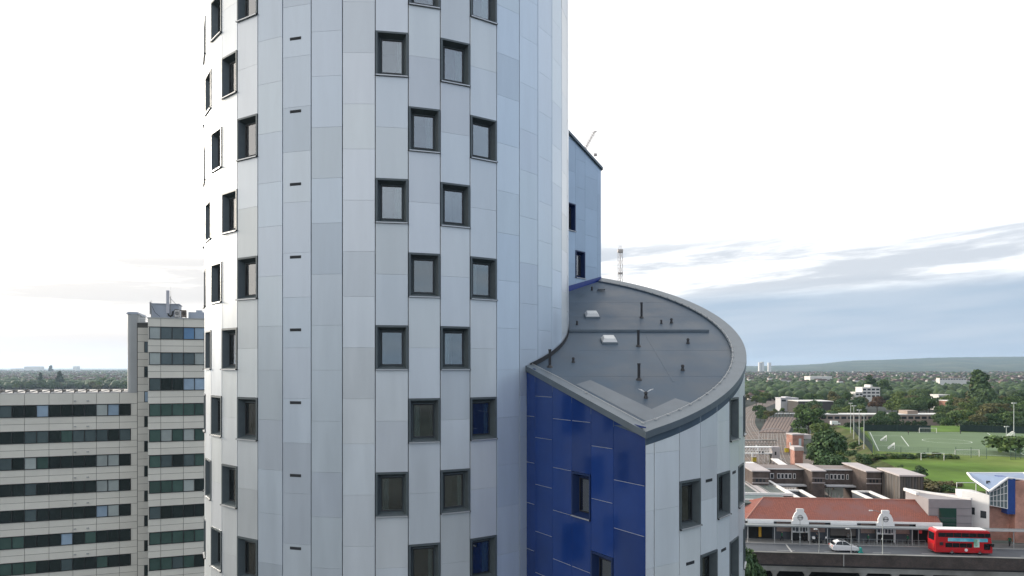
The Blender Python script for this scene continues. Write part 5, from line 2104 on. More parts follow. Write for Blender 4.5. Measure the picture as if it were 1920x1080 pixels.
# the dark brick bridge building and its stair blocks
bz0 = zl(880, 1500, 46)
br_ = sthing('brick_footbridge', sl(1380, 46), 46, GZ, 'long dark brick bridge building with white framed windows across the tracks', 'building')
W_ = sl(1612, 46) - sl(1380, 46)
Hb = bz0 - GZ
mb = MB()
mb.box(0, W_, 0, 6.0, Hb - 4.2, Hb)
mb.build('wall', M_brick_br, br_)
mb = MB()
mb.box(-0.2, W_ + 0.2, -0.25, 6.2, Hb, Hb + 0.18)
mb.build('roof', mat('bridge_roof', (0.20, 0.17, 0.16), 0.9, noise=0.15, scale=0.4), br_)
mb = MB()
mb.box(-0.2, W_ + 0.2, -0.35, -0.25, Hb - 0.05, Hb + 0.22)
mb.build('coping', M_coping, br_)
for a, b in ((1444, 1451), (1457, 1463), (1464, 1470), (1471, 1477), (1478, 1484), (1487, 1492), (1548, 1553), (1556, 1562), (1563, 1569), (1570, 1576), (1577, 1583), (1587, 1591)):
    q = MB()
    x0, x1 = sl(a, 46) - sl(1380, 46), sl(b, 46) - sl(1380, 46)
    q.box(x0, x1, -0.06, 0.0, Hb - 2.2, Hb - 1.0)
    w = q.build('window', M_wt, br_)
    q = MB()
    q.box(x0 + 0.1, x1 - 0.1, -0.09, -0.062, Hb - 2.1, Hb - 1.12)
    q.build('pane', M_hglass, w)
for a, b in ((1440, 1512), (1543, 1610)):
    q = MB()
    x0, x1 = sl(a, 46) - sl(1380, 46), sl(b, 46) - sl(1380, 46)
    q.box(x0, x1, -2.4, -0.4, Hb - 3.6, Hb - 3.3)
    q.build('platform_awning', mat('awning_pale', (0.50, 0.51, 0.53), 0.6), br_)
for px0, px1, d0, d1, pyt, lb in ((1411, 1441, 38, 49.5, 884, 'dark brick stair block with pale flat roof nearest the tower'), (1523, 1546, 40, 51, 884, 'dark brick stair block between the two window bands'),
                                  (1625, 1652, 38, 51, 885, 'reddish brick stair block beside the timber clad building')):
    zt = zl(pyt, px0, d0)
    e = sthing('stair_block', sl(px0, d0), d0, GZ, lb, 'building', 'brick stair blocks')
    w = sl(px1, d0) - sl(px0, d0)
    H = zt - GZ
    mb = MB()
    mb.box(0, w, 0, d1 - d0, 0, H)
    mb.build('wall', M_brick_br, e)
    mb = MB()
    mb.box(-0.3, w + 0.3, -0.3, d1 - d0 + 0.2, H, H + 0.25)
    mb.build('roof', M_palero, e)
    mb = MB()
    mb.box(-0.1, w + 0.1, -0.12, -0.02, H - 2.6, H - 2.4)
    mb.box(-0.1, w + 0.1, -0.12, -0.02, H - 1.5, H - 1.4)
    mb.build('string_course', M_palero, e)
    for k in range(3):
        q = MB()
        q.box(w * (0.2 + k * 0.23), w * (0.34 + k * 0.23), -0.05, 0.0, H - 2.3, H - 1.6)
        q.build('window', M_hglass, e)

# timber clad block
e = sthing('timber_block', sl(1688, 30), 30, GZ, 'dark vertical board clad station block with pale flat roof', 'building')
H = zl(893, 1688, 30) - GZ
w = sl(1731, 30) - sl(1688, 30)
mb = MB()
mb.box(0, w, 0, 10, 0, H)
mb.build('wall', mat('weathered_boards', (0.085, 0.085, 0.085), 0.85, noise=0.4, scale=1.2, stretch=(3, 3, 0.15), tint=(0.13, 0.11, 0.09)), e)
mb = MB()
mb.box(-0.35, w + 0.35, -0.35, 10.3, H, H + 0.3)
mb.build('roof', M_palero, e)
M_board = mat('pale_batten', (0.20, 0.17, 0.15), rough=0.85)
for k in range(8):
    q = MB()
    q.box(-0.08, 0.0, k * 1.35, k * 1.35 + 0.12, 0, H)
    q.build('board_batten', M_board, e)
for k in range(9):
    q = MB()
    q.box(k * w / 8 - 0.05, k * w / 8 + 0.05, -0.08, 0.0, 0, H)
    q.build('board_batten', M_timber, e)
fence(sw(sl(1618, 62), 62, GZ + 11.5), sw(sl(1722, 50), 50, GZ + 11.0), 1.8, 'pale palisade fence between the station roofs and the field', 3.0, name='palisade_fence')

# grey clad block with green glass
e = sthing('grey_clad_block', sl(1742, 14), 14, 0.1, 'grey panelled station block with a dark green window beside the tiled roof', 'building')
w = sl(1822, 14) - sl(1742, 14)
H = zl(938, 1800, 14)
mb = MB()
mb.prism([(0, 0.2), (w, 0), (w, 6), (0, 9)], 0, lambda x, y: H + 0.0 * x)
mb.build('wall', mat('grey_panel_wall', (0.27, 0.25, 0.255), 0.6, noise=0.08, scale=0.5), e)
for k in range(5):
    q = MB()
    q.box(0.0, w, -0.03, 0.0, 0.6 + k * 1.35, 0.64 + k * 1.35)
    q.build('panel_joint', M_plinth, e)
mb = MB()
mb.prism([(w - 0.25, -0.1), (w + 0.1, 0.0), (0.4, 9.4), (0.0, 9.0)], H, H + 0.35)
mb.prism([(-0.4, 4), (0.1, 4), (0.1, 9), (-0.4, 9)], H + 0.0, H + 0.5)
mb.build('coping', M_coping, e)
mb = MB()
mb.box(sl(1761, 14) - sl(1742, 14), sl(1793, 14) - sl(1742, 14), -0.06, 0.0, 0.3, zl(954, 1780, 14))
gw = mb.build('window', mat('green_glass', (0.02, 0.06, 0.045), 0.08), e)
for k in range(4):
    q = MB()
    q.box(sl(1761, 14) - sl(1742, 14), sl(1793, 14) - sl(1742, 14), -0.09, -0.06, 0.9 + k * 1.1, 0.98 + k * 1.1)
    q.build('transom', M_plinth, gw)

# blue-roofed building with the butterfly roof
e = sthing('blue_roof_building', sl(1823, 13.5), 13.5, 0.1, 'white and red brick building with a large blue butterfly roof', 'building')
q0 = sl(1823, 13.5)
xl = lambda px, d: sl(px, d) - q0
H1, H2 = zl(917, 1822, 17), zl(924, 1855, 13.5)
mb = MB()
mb.prism([(0, 3.5), (xl(1855, 13.5), 0), (xl(1855, 13.5), 5.5), (0, 5.5)], 0, lambda x, y: H1 - 0.4 if x < 0.5 else H2 - 0.5)
mb.build('wall', M_wt, e)
mb = MB()
xb = xl(1855, 13.5) + 0.02
mb.box(xb, xl(1972, 13.5), 2.0, 15, 0, 6.2)
M_brick_or = brick_mat('salmon_brick', (0.50, 0.25, 0.185), (0.45, 0.22, 0.165), (0.48, 0.32, 0.26), 1.6)
mb.build('brick_wall', M_brick_or, e)
mb = MB()
mb.box(xl(1905.5, 13.5), xl(1976, 13.5), 0.3, 6.0, 0, zl(903, 1915, 14))
mb.build('brick_tower', M_brick_or, e)
mb = MB()
for px, py in ((1835, 963), (1848, 967)):
    q = MB()
    z = zl(py + 6, px, 14)
    xe_ = xl(1855, 13.5)
    xa_ = xe_ * (px - 1826) / 32
    pts_ = [(xa_, 3.5 - 3.5 * xa_ / xe_), (xa_ + 0.6, 3.5 - 3.5 * (xa_ + 0.6) / xe_)]
    q.prism([(pts_[0][0] - 0.03, pts_[0][1] - 0.03), (pts_[1][0] - 0.03, pts_[1][1] - 0.03), pts_[1], pts_[0]], z, z + 1.3)
    q.build('window', M_hglass, e)
# glazed wall under the roof
x0, x1 = xb, xl(1890, 13.5)
za0, za1 = zl(948, 1857, 14), zl(954, 1888, 14)
zt0, zt1 = zl(921, 1857, 14), zl(896, 1888, 14)
mb = MB()
mb.face([(x0, 1.0, za0), (x1, 0.2, za1), (x1, 0.2, zt1), (x0, 1.0, zt0)])
gz = mb.build('glazing', mat('sky_glass', (0.14, 0.18, 0.19), 0.06), e)
mb = MB()
for k in range(7):
    s_ = k / 6
    mb.tube((x0 + (x1 - x0) * s_, 0.95 - 0.8 * s_, za0 + (za1 - za0) * s_), (x0 + (x1 - x0) * s_, 0.95 - 0.8 * s_, zt0 + (zt1 - zt0) * s_), 0.06, seg=5)
for k in range(5):
    s_ = k / 4
    mb.tube((x0, 0.92, za0 + (zt0 - za0) * s_), (x1, 0.12, za1 + (zt1 - za1) * s_), 0.06, seg=5)
mb.build('mullion', M_wt, gz)
mb = MB()
mb.box(x1, xl(1905, 13.5), 0.2, 4.0, 5.2, zl(898, 1897, 14))
mb.build('blue_panel_wall', mat('cobalt_panel', (0.02, 0.06, 0.24), 0.4, noise=0.12, scale=1.5), e)
# roof planes: a valley between the near corner and the back
M_zinc = mat('blue_zinc', (0.20, 0.27, 0.40), rough=0.35, metal=0.45, noise=0.06, scale=0.5)
d13 = 13.5


def rp(px, py, d):
    return Vector((sl(px, d) - q0, d - d13, zl(py, px, d) - 0.1))


pA, pB, pC, pD, pE, pF = rp(1814, 887, 24), rp(1919, 887, 24), rp(1960, 905, 16), rp(1890, 896, 13.6), rp(1856, 921, 13.0), rp(1822, 897, 19)
mb = MB()
mb.face([pA, pF, pE]); mb.face([pA, pE, pD]); mb.face([pA, pD, pB]); mb.face([pB, pD, pC])
v0 = len(mb.f)
for tri in ((pA, pF, pE), (pA, pE, pD), (pA, pD, pB), (pB, pD, pC)):
    mb.face([p - Vector((0, 0, 0.35)) for p in reversed(tri)])
rr = mb.build('roof', M_zinc, e)
mb = MB()
for a, b in ((pA, pF), (pF, pE), (pE, pD), (pA, pB), (pD, pC), (pB, pC)):
    mb.tube(a, b, 0.2, seg=6)
mb.build('roof_edge', M_wt, rr)
mb = MB()
for k in (0.0, 0.35):
    p = rp(1850, 906, 16)
    mb.box(p.x + k, p.x + k + 0.22, p.y, p.y + 0.2, p.z - 0.1, p.z + 0.45)
mb.build('flue', M_pipe, rr)

# ---- signal cabin, yard bridges
p = gp(1487, 880)
e = empty('signal_cabin', ((1497 - 960) / F * 245, 245, GZ), -0.1, 'tall red brick cabin with a white top beside the yard tracks', 'building')
mb = MB()
mb.box(-1.3, 1.6, 0, 5, 0, zl(0, 0, 0) * 0 + (CZ + (HOR - 845) / F * 245) - GZ)
hh = CZ + (HOR - 845) / F * 245 - GZ
mb.build('wall', M_brick_rd, e)
mb = MB()
mb.box(-1.5, 1.8, -0.2, 5.2, hh, hh + 1.3)
mb.build('cap', M_palero, e)
e = empty('brick_hut', ((1496 - 960) / F * 300, 300, GZ), 0.05, 'square red brick hut with a white flat roof behind the signal cabin', 'building')
hh = CZ + (HOR - 816) / F * 300 - GZ
mb = MB()
mb.box(-2.4, 2.6, 0, 6, 0, hh)
mb.build('wall', M_brick_rd, e)
mb = MB()
mb.box(-2.6, 2.8, -0.2, 6.2, hh, hh + 0.5)
mb.box(2.8, 6.5, 1, 6.2, hh - 1.8, hh + 0.1)
mb.build('roof', M_palero, e)
mb = MB()
mb.box(0.4, 1.5, -0.05, 0, 0.5, hh - 1.5)
mb.build('door', mat('pale_door', (0.42, 0.5, 0.52), 0.6), e)
for px0, px1, py, Y, hgt, lb, mt in ((1385, 1456, 825, 305, 3.0, 'grey girder footbridge over the curving tracks', M_conc), (1385, 1448, 838, 268, 2.8, 'white latticed footbridge nearest the station', M_wt)):
    x0, x1 = (px0 - 960) / F * Y, (px1 - 960) / F * Y
    z = CZ + (HOR - py) / F * Y
    e = empty('footbridge', (x0, Y, GZ), 0, lb, 'footbridge', 'yard footbridges')
    H = z - GZ
    w = x1 - x0
    mb = MB()
    mb.box(0, w, 0, 2.4, H - hgt, H - hgt + 0.35)
    mb.box(0, w, -0.1, 2.5, H - 0.3, H)
    mb.build('deck', mt, e)
    mb = MB()
    n = 12
    for k in range(n):
        a, b = w * k / n, w * (k + 1) / n
        mb.tube((a, 0, H - hgt + 0.3), (b, 0, H - 0.2), 0.09, seg=5)
        mb.tube((a, 0, H - 0.2), (a, 0, H - hgt + 0.3), 0.09, seg=5)
    mb.tube((0, 0, H - hgt * 0.55), (w, 0, H - hgt * 0.55), 0.09, seg=5)
    mb.build('lattice', mt, e)
    for x in (0.3, w - 0.3):
        mb = MB()
        mb.box(x - 0.35, x + 0.35, 0.8, 1.6, 0, H - hgt)
        mb.build('pier', M_conc, e)
    if mt is M_wt:
        mb = MB()
        mb.prism([(w, 0), (w + 3.0, 0), (w + 3.0, 3), (w, 3)], 0, H)
        mb.build('stair_tower', M_palero, e)
e = empty('signal_gantry', gp(1448, 826), 0, 'thin curved signal gantry spanning the sidings', 'gantry')
mb = MB()
Yg = gp(1448, 826).y
half = 26 / F * Yg
P = [(-half, 0, 0), (-half * 0.96, 0, 4.6), (-half * 0.5, 0, 5.8), (0, 0, 6.2), (half * 0.5, 0, 5.8), (half, 0, 4.4), (half * 1.04, 0, 0)]
for a, b in zip(P[:-1], P[1:]):
    mb.tube(a, b, 0.17, seg=6)
mb.build('truss', M_palero, e)
for px, py, lb in ((1414, 866, 'yellow cabinet beside the white footbridge'), (1475, 848, 'yellow cabinet among the yard tracks')):
    e = empty('yellow_cabinet', gp(px, py), 0, lb, 'cabinet', 'yellow cabinets')
    mb = MB()
    mb.box(-0.8, 0.8, -0.5, 0.5, 0, 1.9)
    mb.build('body', mat('yellow_paint', (0.62, 0.50, 0.03), 0.6), e, bevel=0.05)
    mb = MB()
    mb.box(-0.9, 0.9, -0.6, 0.6, 1.9, 2.05)
    mb.build('lid', M_palero, e)
r = random.Random(77)
yd_names = ['by the white footbridge', 'near the brick cabin', 'in the middle of the tracks', 'close to the brick bridge', 'below the gantry', 'beside the yellow cabinet', 'at the yard throat', 'by the bank']
for k in range(8):
    px, py = r.uniform(1408, 1500), r.uniform(838, 876)
    e = empty('signal_post', gp(px, py), 0, 'slim signal post %s' % yd_names[k], 'signal', 'signals in the yard')
    mb = MB()
    mb.tube((0, 0, 0), (0, 0, 4.2), 0.10, seg=6)
    mb.build('post', M_palero, e)
    mb = MB()
    mb.box(-0.28, 0.28, -0.2, 0.1, 3.6, 4.9)
    mb.build('head', M_black if k % 2 else M_wt, e)
# pale canopies over the yard platforms
for k, (a_, b_, wd_, lb) in enumerate((((1488, 884), (1452, 860), 2.6, 'long white platform canopy slanting towards the brick bridge'), ((1432, 880), (1404, 866), 2.6, 'short white platform canopy beside the yellow cabinet'), ((1560, 884), (1527, 868), 1.6, 'pale sloping ramp roof at the foot of the bank'))):
    A_, B2_ = gp(*a_, -2.2), gp(*b_, -2.2)
    L2_ = (B2_ - A_).length
    e = empty('platform_canopy', (A_.x, A_.y, GZ), math.atan2(B2_.y - A_.y, B2_.x - A_.x), lb, 'canopy', 'platform canopies')
    q = MB()
    q.extrude_y([(0, 3.6), (L2_, 3.6), (L2_, 3.85), (0, 3.85)], -wd_ / 2, wd_ / 2)
    q.build('canopy_roof', M_coping, e)
    for j in range(6):
        q = MB()
        q.tube((L2_ * (j + 0.5) / 6, 0, 0), (L2_ * (j + 0.5) / 6, 0, 3.6), 0.14, seg=6)
        q.build('post', M_palero, e)
# cars parked by the yard
e = empty('white_van', gp(1566, 797, 0) * 1.0, 0.1, 'white van parked beside the hedge at the railway side of the pitch', 'van')
mb = MB()
mb.extrude_y([(-2.6, 0.3), (2.6, 0.3), (2.6, 1.2), (1.9, 1.4), (1.4, 2.2), (-2.6, 2.3)], -0.9, 0.9)
mb.build('body', M_wt, e, bevel=0.08)
mb = MB()
mb.extrude_y([(1.95, 1.42), (1.5, 2.1), (1.2, 2.1), (1.2, 1.42)], -0.93, 0.93)
mb.build('cab_window', M_hglass, e)
for x in (-1.6, 1.6):
    mb = MB()
    mb.tube((x, -0.95, 0.35), (x, 0.95, 0.35), 0.35, seg=12)
    mb.build('wheel', M_black, e)

# ---- the bus
bus_d = 4.9
sb0 = sl(1753, bus_d)
BL, BW, BH = 9.35, 2.5, 4.2
bus = sthing('double_decker_bus', sb0, bus_d, 0.0, 'red double decker bus with a turquoise advert passing the station', 'bus')
M_bus = mat('bus_red', (0.48, 0.012, 0.018), rough=0.25, coat=0.6, noise=0.05, scale=0.5)
M_bglass = mat('bus_glass', (0.012, 0.014, 0.017), rough=0.05)
mb = MB()
prof = [(0.05, 0.32), (BL - 0.05, 0.32), (BL, 0.9), (BL - 0.04, 1.6), (BL - 0.22, 2.6), (BL - 0.45, 4.0), (BL - 0.75, BH - 0.04), (0.35, BH - 0.04), (0.12, 3.9), (0.0, 2.2)]
mb.extrude_y(prof, 0, BW)
mb.build('body', M_bus, bus, bevel=0.09)
mb = MB()
mb.box(0.7, BL - 0.9, 0.25, BW - 0.25, BH - 0.03, BH + 0.05)
mb.build('roof', M_wt, bus, bevel=0.03)
for k, (xa, xb_) in enumerate(((0.55, 1.75), (1.8, 3.0), (3.05, 4.25), (4.3, 5.5), (5.55, 6.75), (6.8, 8.0), (8.05, 8.95))):
    q = MB()
    q.box(xa, xb_, -0.02, 0.03, 3.0, 3.72)
    q.build('upper_window', M_bglass, bus)
for k, (xa, xb_) in enumerate(((1.7, 2.8), (2.85, 3.95), (4.0, 5.1), (5.15, 6.0), (7.9, 8.9))):
    q = MB()
    q.box(xa, xb_, -0.02, 0.03, 1.25 if k < 4 else 0.95, 2.0)
    q.build('lower_window', M_bglass, bus)
q = MB()
q.box(0.75, 1.35, -0.02, 0.03, 1.55, 2.1)
q.build('engine_grille', M_black, bus)
q = MB()
q.box(-0.03, 0.03, 0.35, BW - 0.35, 2.3, 3.6)
q.build('rear_window', M_bglass, bus)
q = MB()
q.box(-0.06, 0.0, 0.3, BW - 0.3, 0.6, 1.7)
q.build('rear_panel', mat('bus_red_dark', (0.33, 0.012, 0.016), 0.35), bus)
for y in (0.25, BW - 0.5):
    q = MB()
    q.box(-0.07, -0.02, y, y + 0.25, 1.2, 1.75)
    q.build('tail_light', mat('tail_lamp', (0.55, 0.05, 0.03), 0.2), bus)
q = MB()
q.box(2.1, BL - 0.85, -0.045, 0.0, 2.28, 2.86)
ad = q.build('advert_panel', mat('turquoise_print', (0.06, 0.42, 0.55), 0.35, noise=0.25, scale=0.9, tint=(0.30, 0.66, 0.74)), bus)
ad['label'] = 'turquoise advert along the side of the bus'
q = MB()
q.prism([(6.25, -0.06), (7.15, -0.06), (7.15, -0.045), (6.25, -0.045)], 1.35, 2.7)
q.build('advert_figure', mat('advert_mint', (0.50, 0.66, 0.58), 0.4, noise=0.35, scale=3.0, tint=(0.12, 0.35, 0.22)), ad)
q = MB()
q.tube((5.05, -0.03, 0.85), (5.05, 0.0, 0.85), 0.26, seg=16)
q.build('round_logo', M_wt, bus)
for x in (2.75, 7.25):
    for y in (0.05, BW - 0.05):
        q = MB()
        s_ = -1 if y < 1 else 1
        q.tube((x, y + s_ * 0.03, 0.48), (x, y - s_ * 0.3, 0.48), 0.48, seg=18)
        w = q.build('wheel', M_black, bus)
        q = MB()
        q.tube((x, y + s_ * 0.05, 0.48), (x, y, 0.48), 0.25, seg=14)
        q.build('hub', M_steel, w)
q = MB()
q.box(8.75, 9.35, -0.35, -0.02, 1.9, 2.05)
q.box(8.9, 9.3, -0.40, -0.28, 1.55, 2.05)
q.build('mirror', M_black, bus)

# ---- the white car
car = sthing('parked_car', sl(1561, 4.6), 4.6, 0.0, 'white hatchback with black roof glass standing at the parapet', 'car')
car.scale = (1.02, 1, 1.2)
M_carw = mat('car_white', (0.72, 0.72, 0.73), rough=0.2, coat=0.7)
LC = 4.5


def car_shell(prof_out, prof_in, y_out, y_in, mtl, name):
    q = MB()
    k = len(prof_out)
    rows = [[(x, -y_in, z) for x, z in prof_in], [(x, -y_out, z) for x, z in prof_out], [(x, y_out, z) for x, z in prof_out], [(x, y_in, z) for x, z in prof_in]]
    return rows


def loft(rows, mtl, name, parent, bevel=0.0, off=(0, 0, 0)):
    q = MB()
    k = len(rows[0])
    for r_ in rows:
        q.v += [tuple(p) for p in r_]
    for i in range(len(rows) - 1):
        for j in range(k):
            j2 = (j + 1) % k
            q.f.append((i * k + j, i * k + j2, (i + 1) * k + j2, (i + 1) * k + j)); q.m.append(0)
    q.f.append(tuple(range(k))[::-1]); q.m.append(0)
    q.f.append(tuple((len(rows) - 1) * k + j for j in range(k))); q.m.append(0)
    return q.build(name, mtl, parent, off, bevel=bevel)


lower = [(0.05, 0.35), (0.0, 0.75), (0.12, 1.0), (0.5, 1.05), (3.1, 0.98), (3.9, 0.84), (4.4, 0.68), (4.5, 0.5), (4.42, 0.28), (0.3, 0.25)]
low_in = [(x * 0.98 + 0.045, z * 0.97 + 0.02) for x, z in lower]
loft([[(x, 0.03, z) for x, z in low_in], [(x, 0.0 + 0.12, z) for x, z in lower], [(x, 1.68, z) for x, z in lower], [(x, 1.77, z) for x, z in low_in]], M_carw, 'body', car, bevel=0.03)
cab_lo = [(0.2, 1.02), (0.75, 1.44), (1.4, 1.56), (2.2, 1.53), (3.2, 0.97)]
loft([[(x, 0.14 + (z - 0.97) * 0.28, z) for x, z in cab_lo], [(x, 1.66 - (z - 0.97) * 0.28, z) for x, z in cab_lo]], M_bglass, 'cabin_glass', car)
RP_ = ((0.55, 1.30), (0.72, 1.46), (1.4, 1.60), (2.2, 1.57), (2.42, 1.46), (2.2, 1.50), (1.4, 1.53), (0.8, 1.40))
loft([[(x, 0.27, z) for x, z in RP_], [(x, 1.53, z) for x, z in RP_]], M_carw, 'roof', car)
for y_ in (0.13, 1.63):
    q = MB()
    q.tube((1.75, y_ + (0.05 if y_ < 1 else -0.01), 1.0), (1.72, y_ + (0.15 if y_ < 1 else -0.11), 1.52), 0.035, seg=5)
    q.tube((0.5, y_ + (0.03 if y_ < 1 else 0.01), 1.03), (0.8, y_ + (0.14 if y_ < 1 else -0.1), 1.46), 0.08, seg=5)
    q.tube((3.1, y_ + (0.03 if y_ < 1 else 0.01), 1.0), (2.3, y_ + (0.14 if y_ < 1 else -0.1), 1.5), 0.04, seg=5)
    q.build('pillar', M_carw, car)
q = MB()
q.box(1.3, 2.1, 0.45, 1.35, 1.58, 1.606)
q.build('sunroof', M_bglass, car)
for x in (0.9, 3.62):
    for y, s_ in ((0.05, -1), (1.75, 1)):
        q = MB()
        q.tube((x, y, 0.32), (x, y - s_ * 0.2, 0.32), 0.33, seg=16)
        w = q.build('wheel', M_black, car)
        q = MB()
        q.tube((x, y + s_ * 0.015, 0.32), (x, y, 0.32), 0.2, seg=12)
        q.build('hub', M_steel, w)
for y in (0.12, 1.45):
    q = MB()
    q.box(4.36, 4.47, y, y + 0.25, 0.55, 0.68)
    q.build('headlight', M_dome, car)
    q = MB()
    q.box(-0.02, 0.08, y, y + 0.3, 0.78, 0.93)
    q.build('tail_light', mat('tail_lamp', (0.5, 0.04, 0.03), 0.2), car)

# small things along the street
e = sthing('road_barrier', sl(1613.5, 4.5), 4.5, 0, 'small teal plastic barrier in front of the white car', 'barrier')
mb = MB()
mb.extrude_y([(-0.45, 0), (0.45, 0), (0.38, 0.12), (0.18, 0.3), (0.14, 0.95), (-0.14, 0.95), (-0.18, 0.3), (-0.38, 0.12)], -0.35, 0.35)
mb.build('shell', mat('teal_plastic', (0.03, 0.30, 0.26), 0.5), e, bevel=0.03)
mb = MB()
mb.box(-0.5, 0.5, -0.45, 0.45, 0, 0.08)
mb.build('foot', M_black, e)


def lamp(px, d, h, label, arm=1.6, pale=False):
    e = sthing('street_lamp', sl(px, d), d, 0.0, label, 'street lamp', 'street lamps')
    mb = MB()
    mb.tube((0, 0, 0), (0, 0, 1.2), 0.11, seg=8)
    mb.tube((0, 0, 1.2), (0, 0, h), 0.075, 0.05, seg=8)
    mb.build('column', M_pole if pale else M_steelg, e)
    mb = MB()
    P = [(0, 0, h), (-0.25 * arm, 0, h + 0.45), (-0.6 * arm, 0, h + 0.7), (-arm, 0, h + 0.75)]
    for a, b in zip(P[:-1], P[1:]):
        mb.tube(a, b, 0.04, seg=6)
    mb.build('arm', M_steelg, e)
    mb = MB()
    mb.box(-arm - 0.55, -arm, -0.12, 0.12, h + 0.68, h + 0.82)
    mb.build('lantern', M_dome, e)


lamp(1655, 1.0, 7.3, 'tall street lamp at the parapet in front of the second white gable', pale=True)
lamp(1500, 8.9, 4.3, 'dark street lamp before the white gable nearest the tower', arm=0.5)
lamp(1536, 1.0, 4.0, 'short dark lamp at the parapet between tower and white car', arm=0.3)
lamp(1596, 1.0, 4.2, 'dark lamp column at the parapet beside the white car', arm=0.3)
for px, py, lb in ((1500, 1019, 'black and white bollard by the kerb below the first gable'), (1654, 1026, 'white capped bollard by the kerb below the second gable'), (1549, 1010, 'yellow capped belisha post on the pavement')):
    e = sthing('bollard', sl(px, 9.8), 9.8, 0.13, lb, 'bollard', 'bollards')
    mb = MB()
    mb.tube((0, 0, 0), (0, 0, 1.0), 0.12, 0.1, seg=8)
    mb.build('post', M_black, e)
    mb = MB()
    mb.tube((0, 0, 1.0), (0, 0, 1.3), 0.14, 0.08, seg=8)
    mb.build('cap', M_wt, e)
# guard rail along the kerb
e = sthing('guard_rail', sl(1547, 9.75), 9.75, 0.13, 'thin steel guard rail along the kerb', 'railing')
L_ = sl(1735, 9.75) - sl(1547, 9.75)
for k in range(19):
    mb = MB()
    mb.tube((L_ * k / 18, 0, 0), (L_ * k / 18, 0, 1.0), 0.03, seg=5)
    mb.build('post', M_steelg, e)
mb = MB()
for z in (0.15, 1.0):
    mb.tube((0, 0, z), (L_, 0, z), 0.03, seg=5)
mb.build('rail', M_steelg, e)


# ---- people
def person(loc, rz, label, top_c, leg_c, stride=0.25):
    """one continuous body grown from a skeleton"""
    J = {'pel': ((0, 0, 0.95), 0.15), 'chest': ((0, 0.02, 1.32), 0.165), 'neck': ((0, 0, 1.5), 0.06), 'head': ((0, -0.02, 1.62), 0.10), 'crown': ((0, -0.01, 1.72), 0.085),
         'shl': ((-0.2, 0, 1.43), 0.07), 'ell': ((-0.27, 0.03, 1.15), 0.05), 'hal': ((-0.27, -0.1, 0.9), 0.04), 'shr': ((0.2, 0, 1.43), 0.07), 'elr': ((0.27, 0.05, 1.15), 0.05), 'har': ((0.27, 0.0, 0.88), 0.04),
         'hil': ((-0.1, 0, 0.88), 0.10), 'knl': ((-0.11, -stride * 0.6, 0.5), 0.07), 'anl': ((-0.11, -stride * 0.5, 0.08), 0.05), 'tol': ((-0.11, -stride * 0.5 - 0.16, 0.04), 0.04),
         'hir': ((0.1, 0, 0.88), 0.10), 'knr': ((0.11, stride * 0.2, 0.5), 0.07), 'anr': ((0.11, stride, 0.1), 0.05), 'tor': ((0.11, stride - 0.16, 0.04), 0.04)}
    E_ = [('pel', 'chest'), ('chest', 'neck'), ('neck', 'head'), ('head', 'crown'), ('chest', 'shl'), ('shl', 'ell'), ('ell', 'hal'), ('chest', 'shr'), ('shr', 'elr'), ('elr', 'har'),
          ('pel', 'hil'), ('hil', 'knl'), ('knl', 'anl'), ('anl', 'tol'), ('pel', 'hir'), ('hir', 'knr'), ('knr', 'anr'), ('anr', 'tor')]
    K = list(J)
    me = bpy.data.meshes.new('person')
    me.from_pydata([J[k][0] for k in K], [(K.index(a), K.index(b)) for a, b in E_], [])
    o = bpy.data.objects.new('person', me)
    COL.objects.link(o)
    sk = o.modifiers.new('skin', 'SKIN')
    for i, k in enumerate(K):
        me.skin_vertices[0].data[i].radius = (J[k][1],) * 2
        me.skin_vertices[0].data[i].use_root = k == 'pel'
    ss = o.modifiers.new('sub', 'SUBSURF')
    ss.levels = ss.render_levels = 1
    dg = bpy.context.evaluated_depsgraph_get()
    m2 = bpy.data.meshes.new_from_object(o.evaluated_get(dg))
    o.modifiers.clear()
    o.data = m2
    m2.name = 'person'
    m2.materials.clear()
    for m in (mat('cloth_%s' % label[:12], top_c, 0.9), mat('legs_%s' % label[:12], leg_c, 0.9), mat('skin_tone', (0.42, 0.27, 0.20), 0.7), mat('hair_dark', (0.03, 0.022, 0.018), 0.8)):
        m2.materials.append(m)
    for p in m2.polygons:
        c = p.center
        p.material_index = 3 if c.z > 1.66 or (c.z > 1.56 and c.y > 0.03) else (2 if c.z > 1.50 or (abs(c.x) > 0.2 and c.z < 0.98) else (0 if c.z > 0.92 else 1))
    o.location = loc
    o.rotation_euler = (0, 0, rz)
    tag(o, label, 'person')
    return o


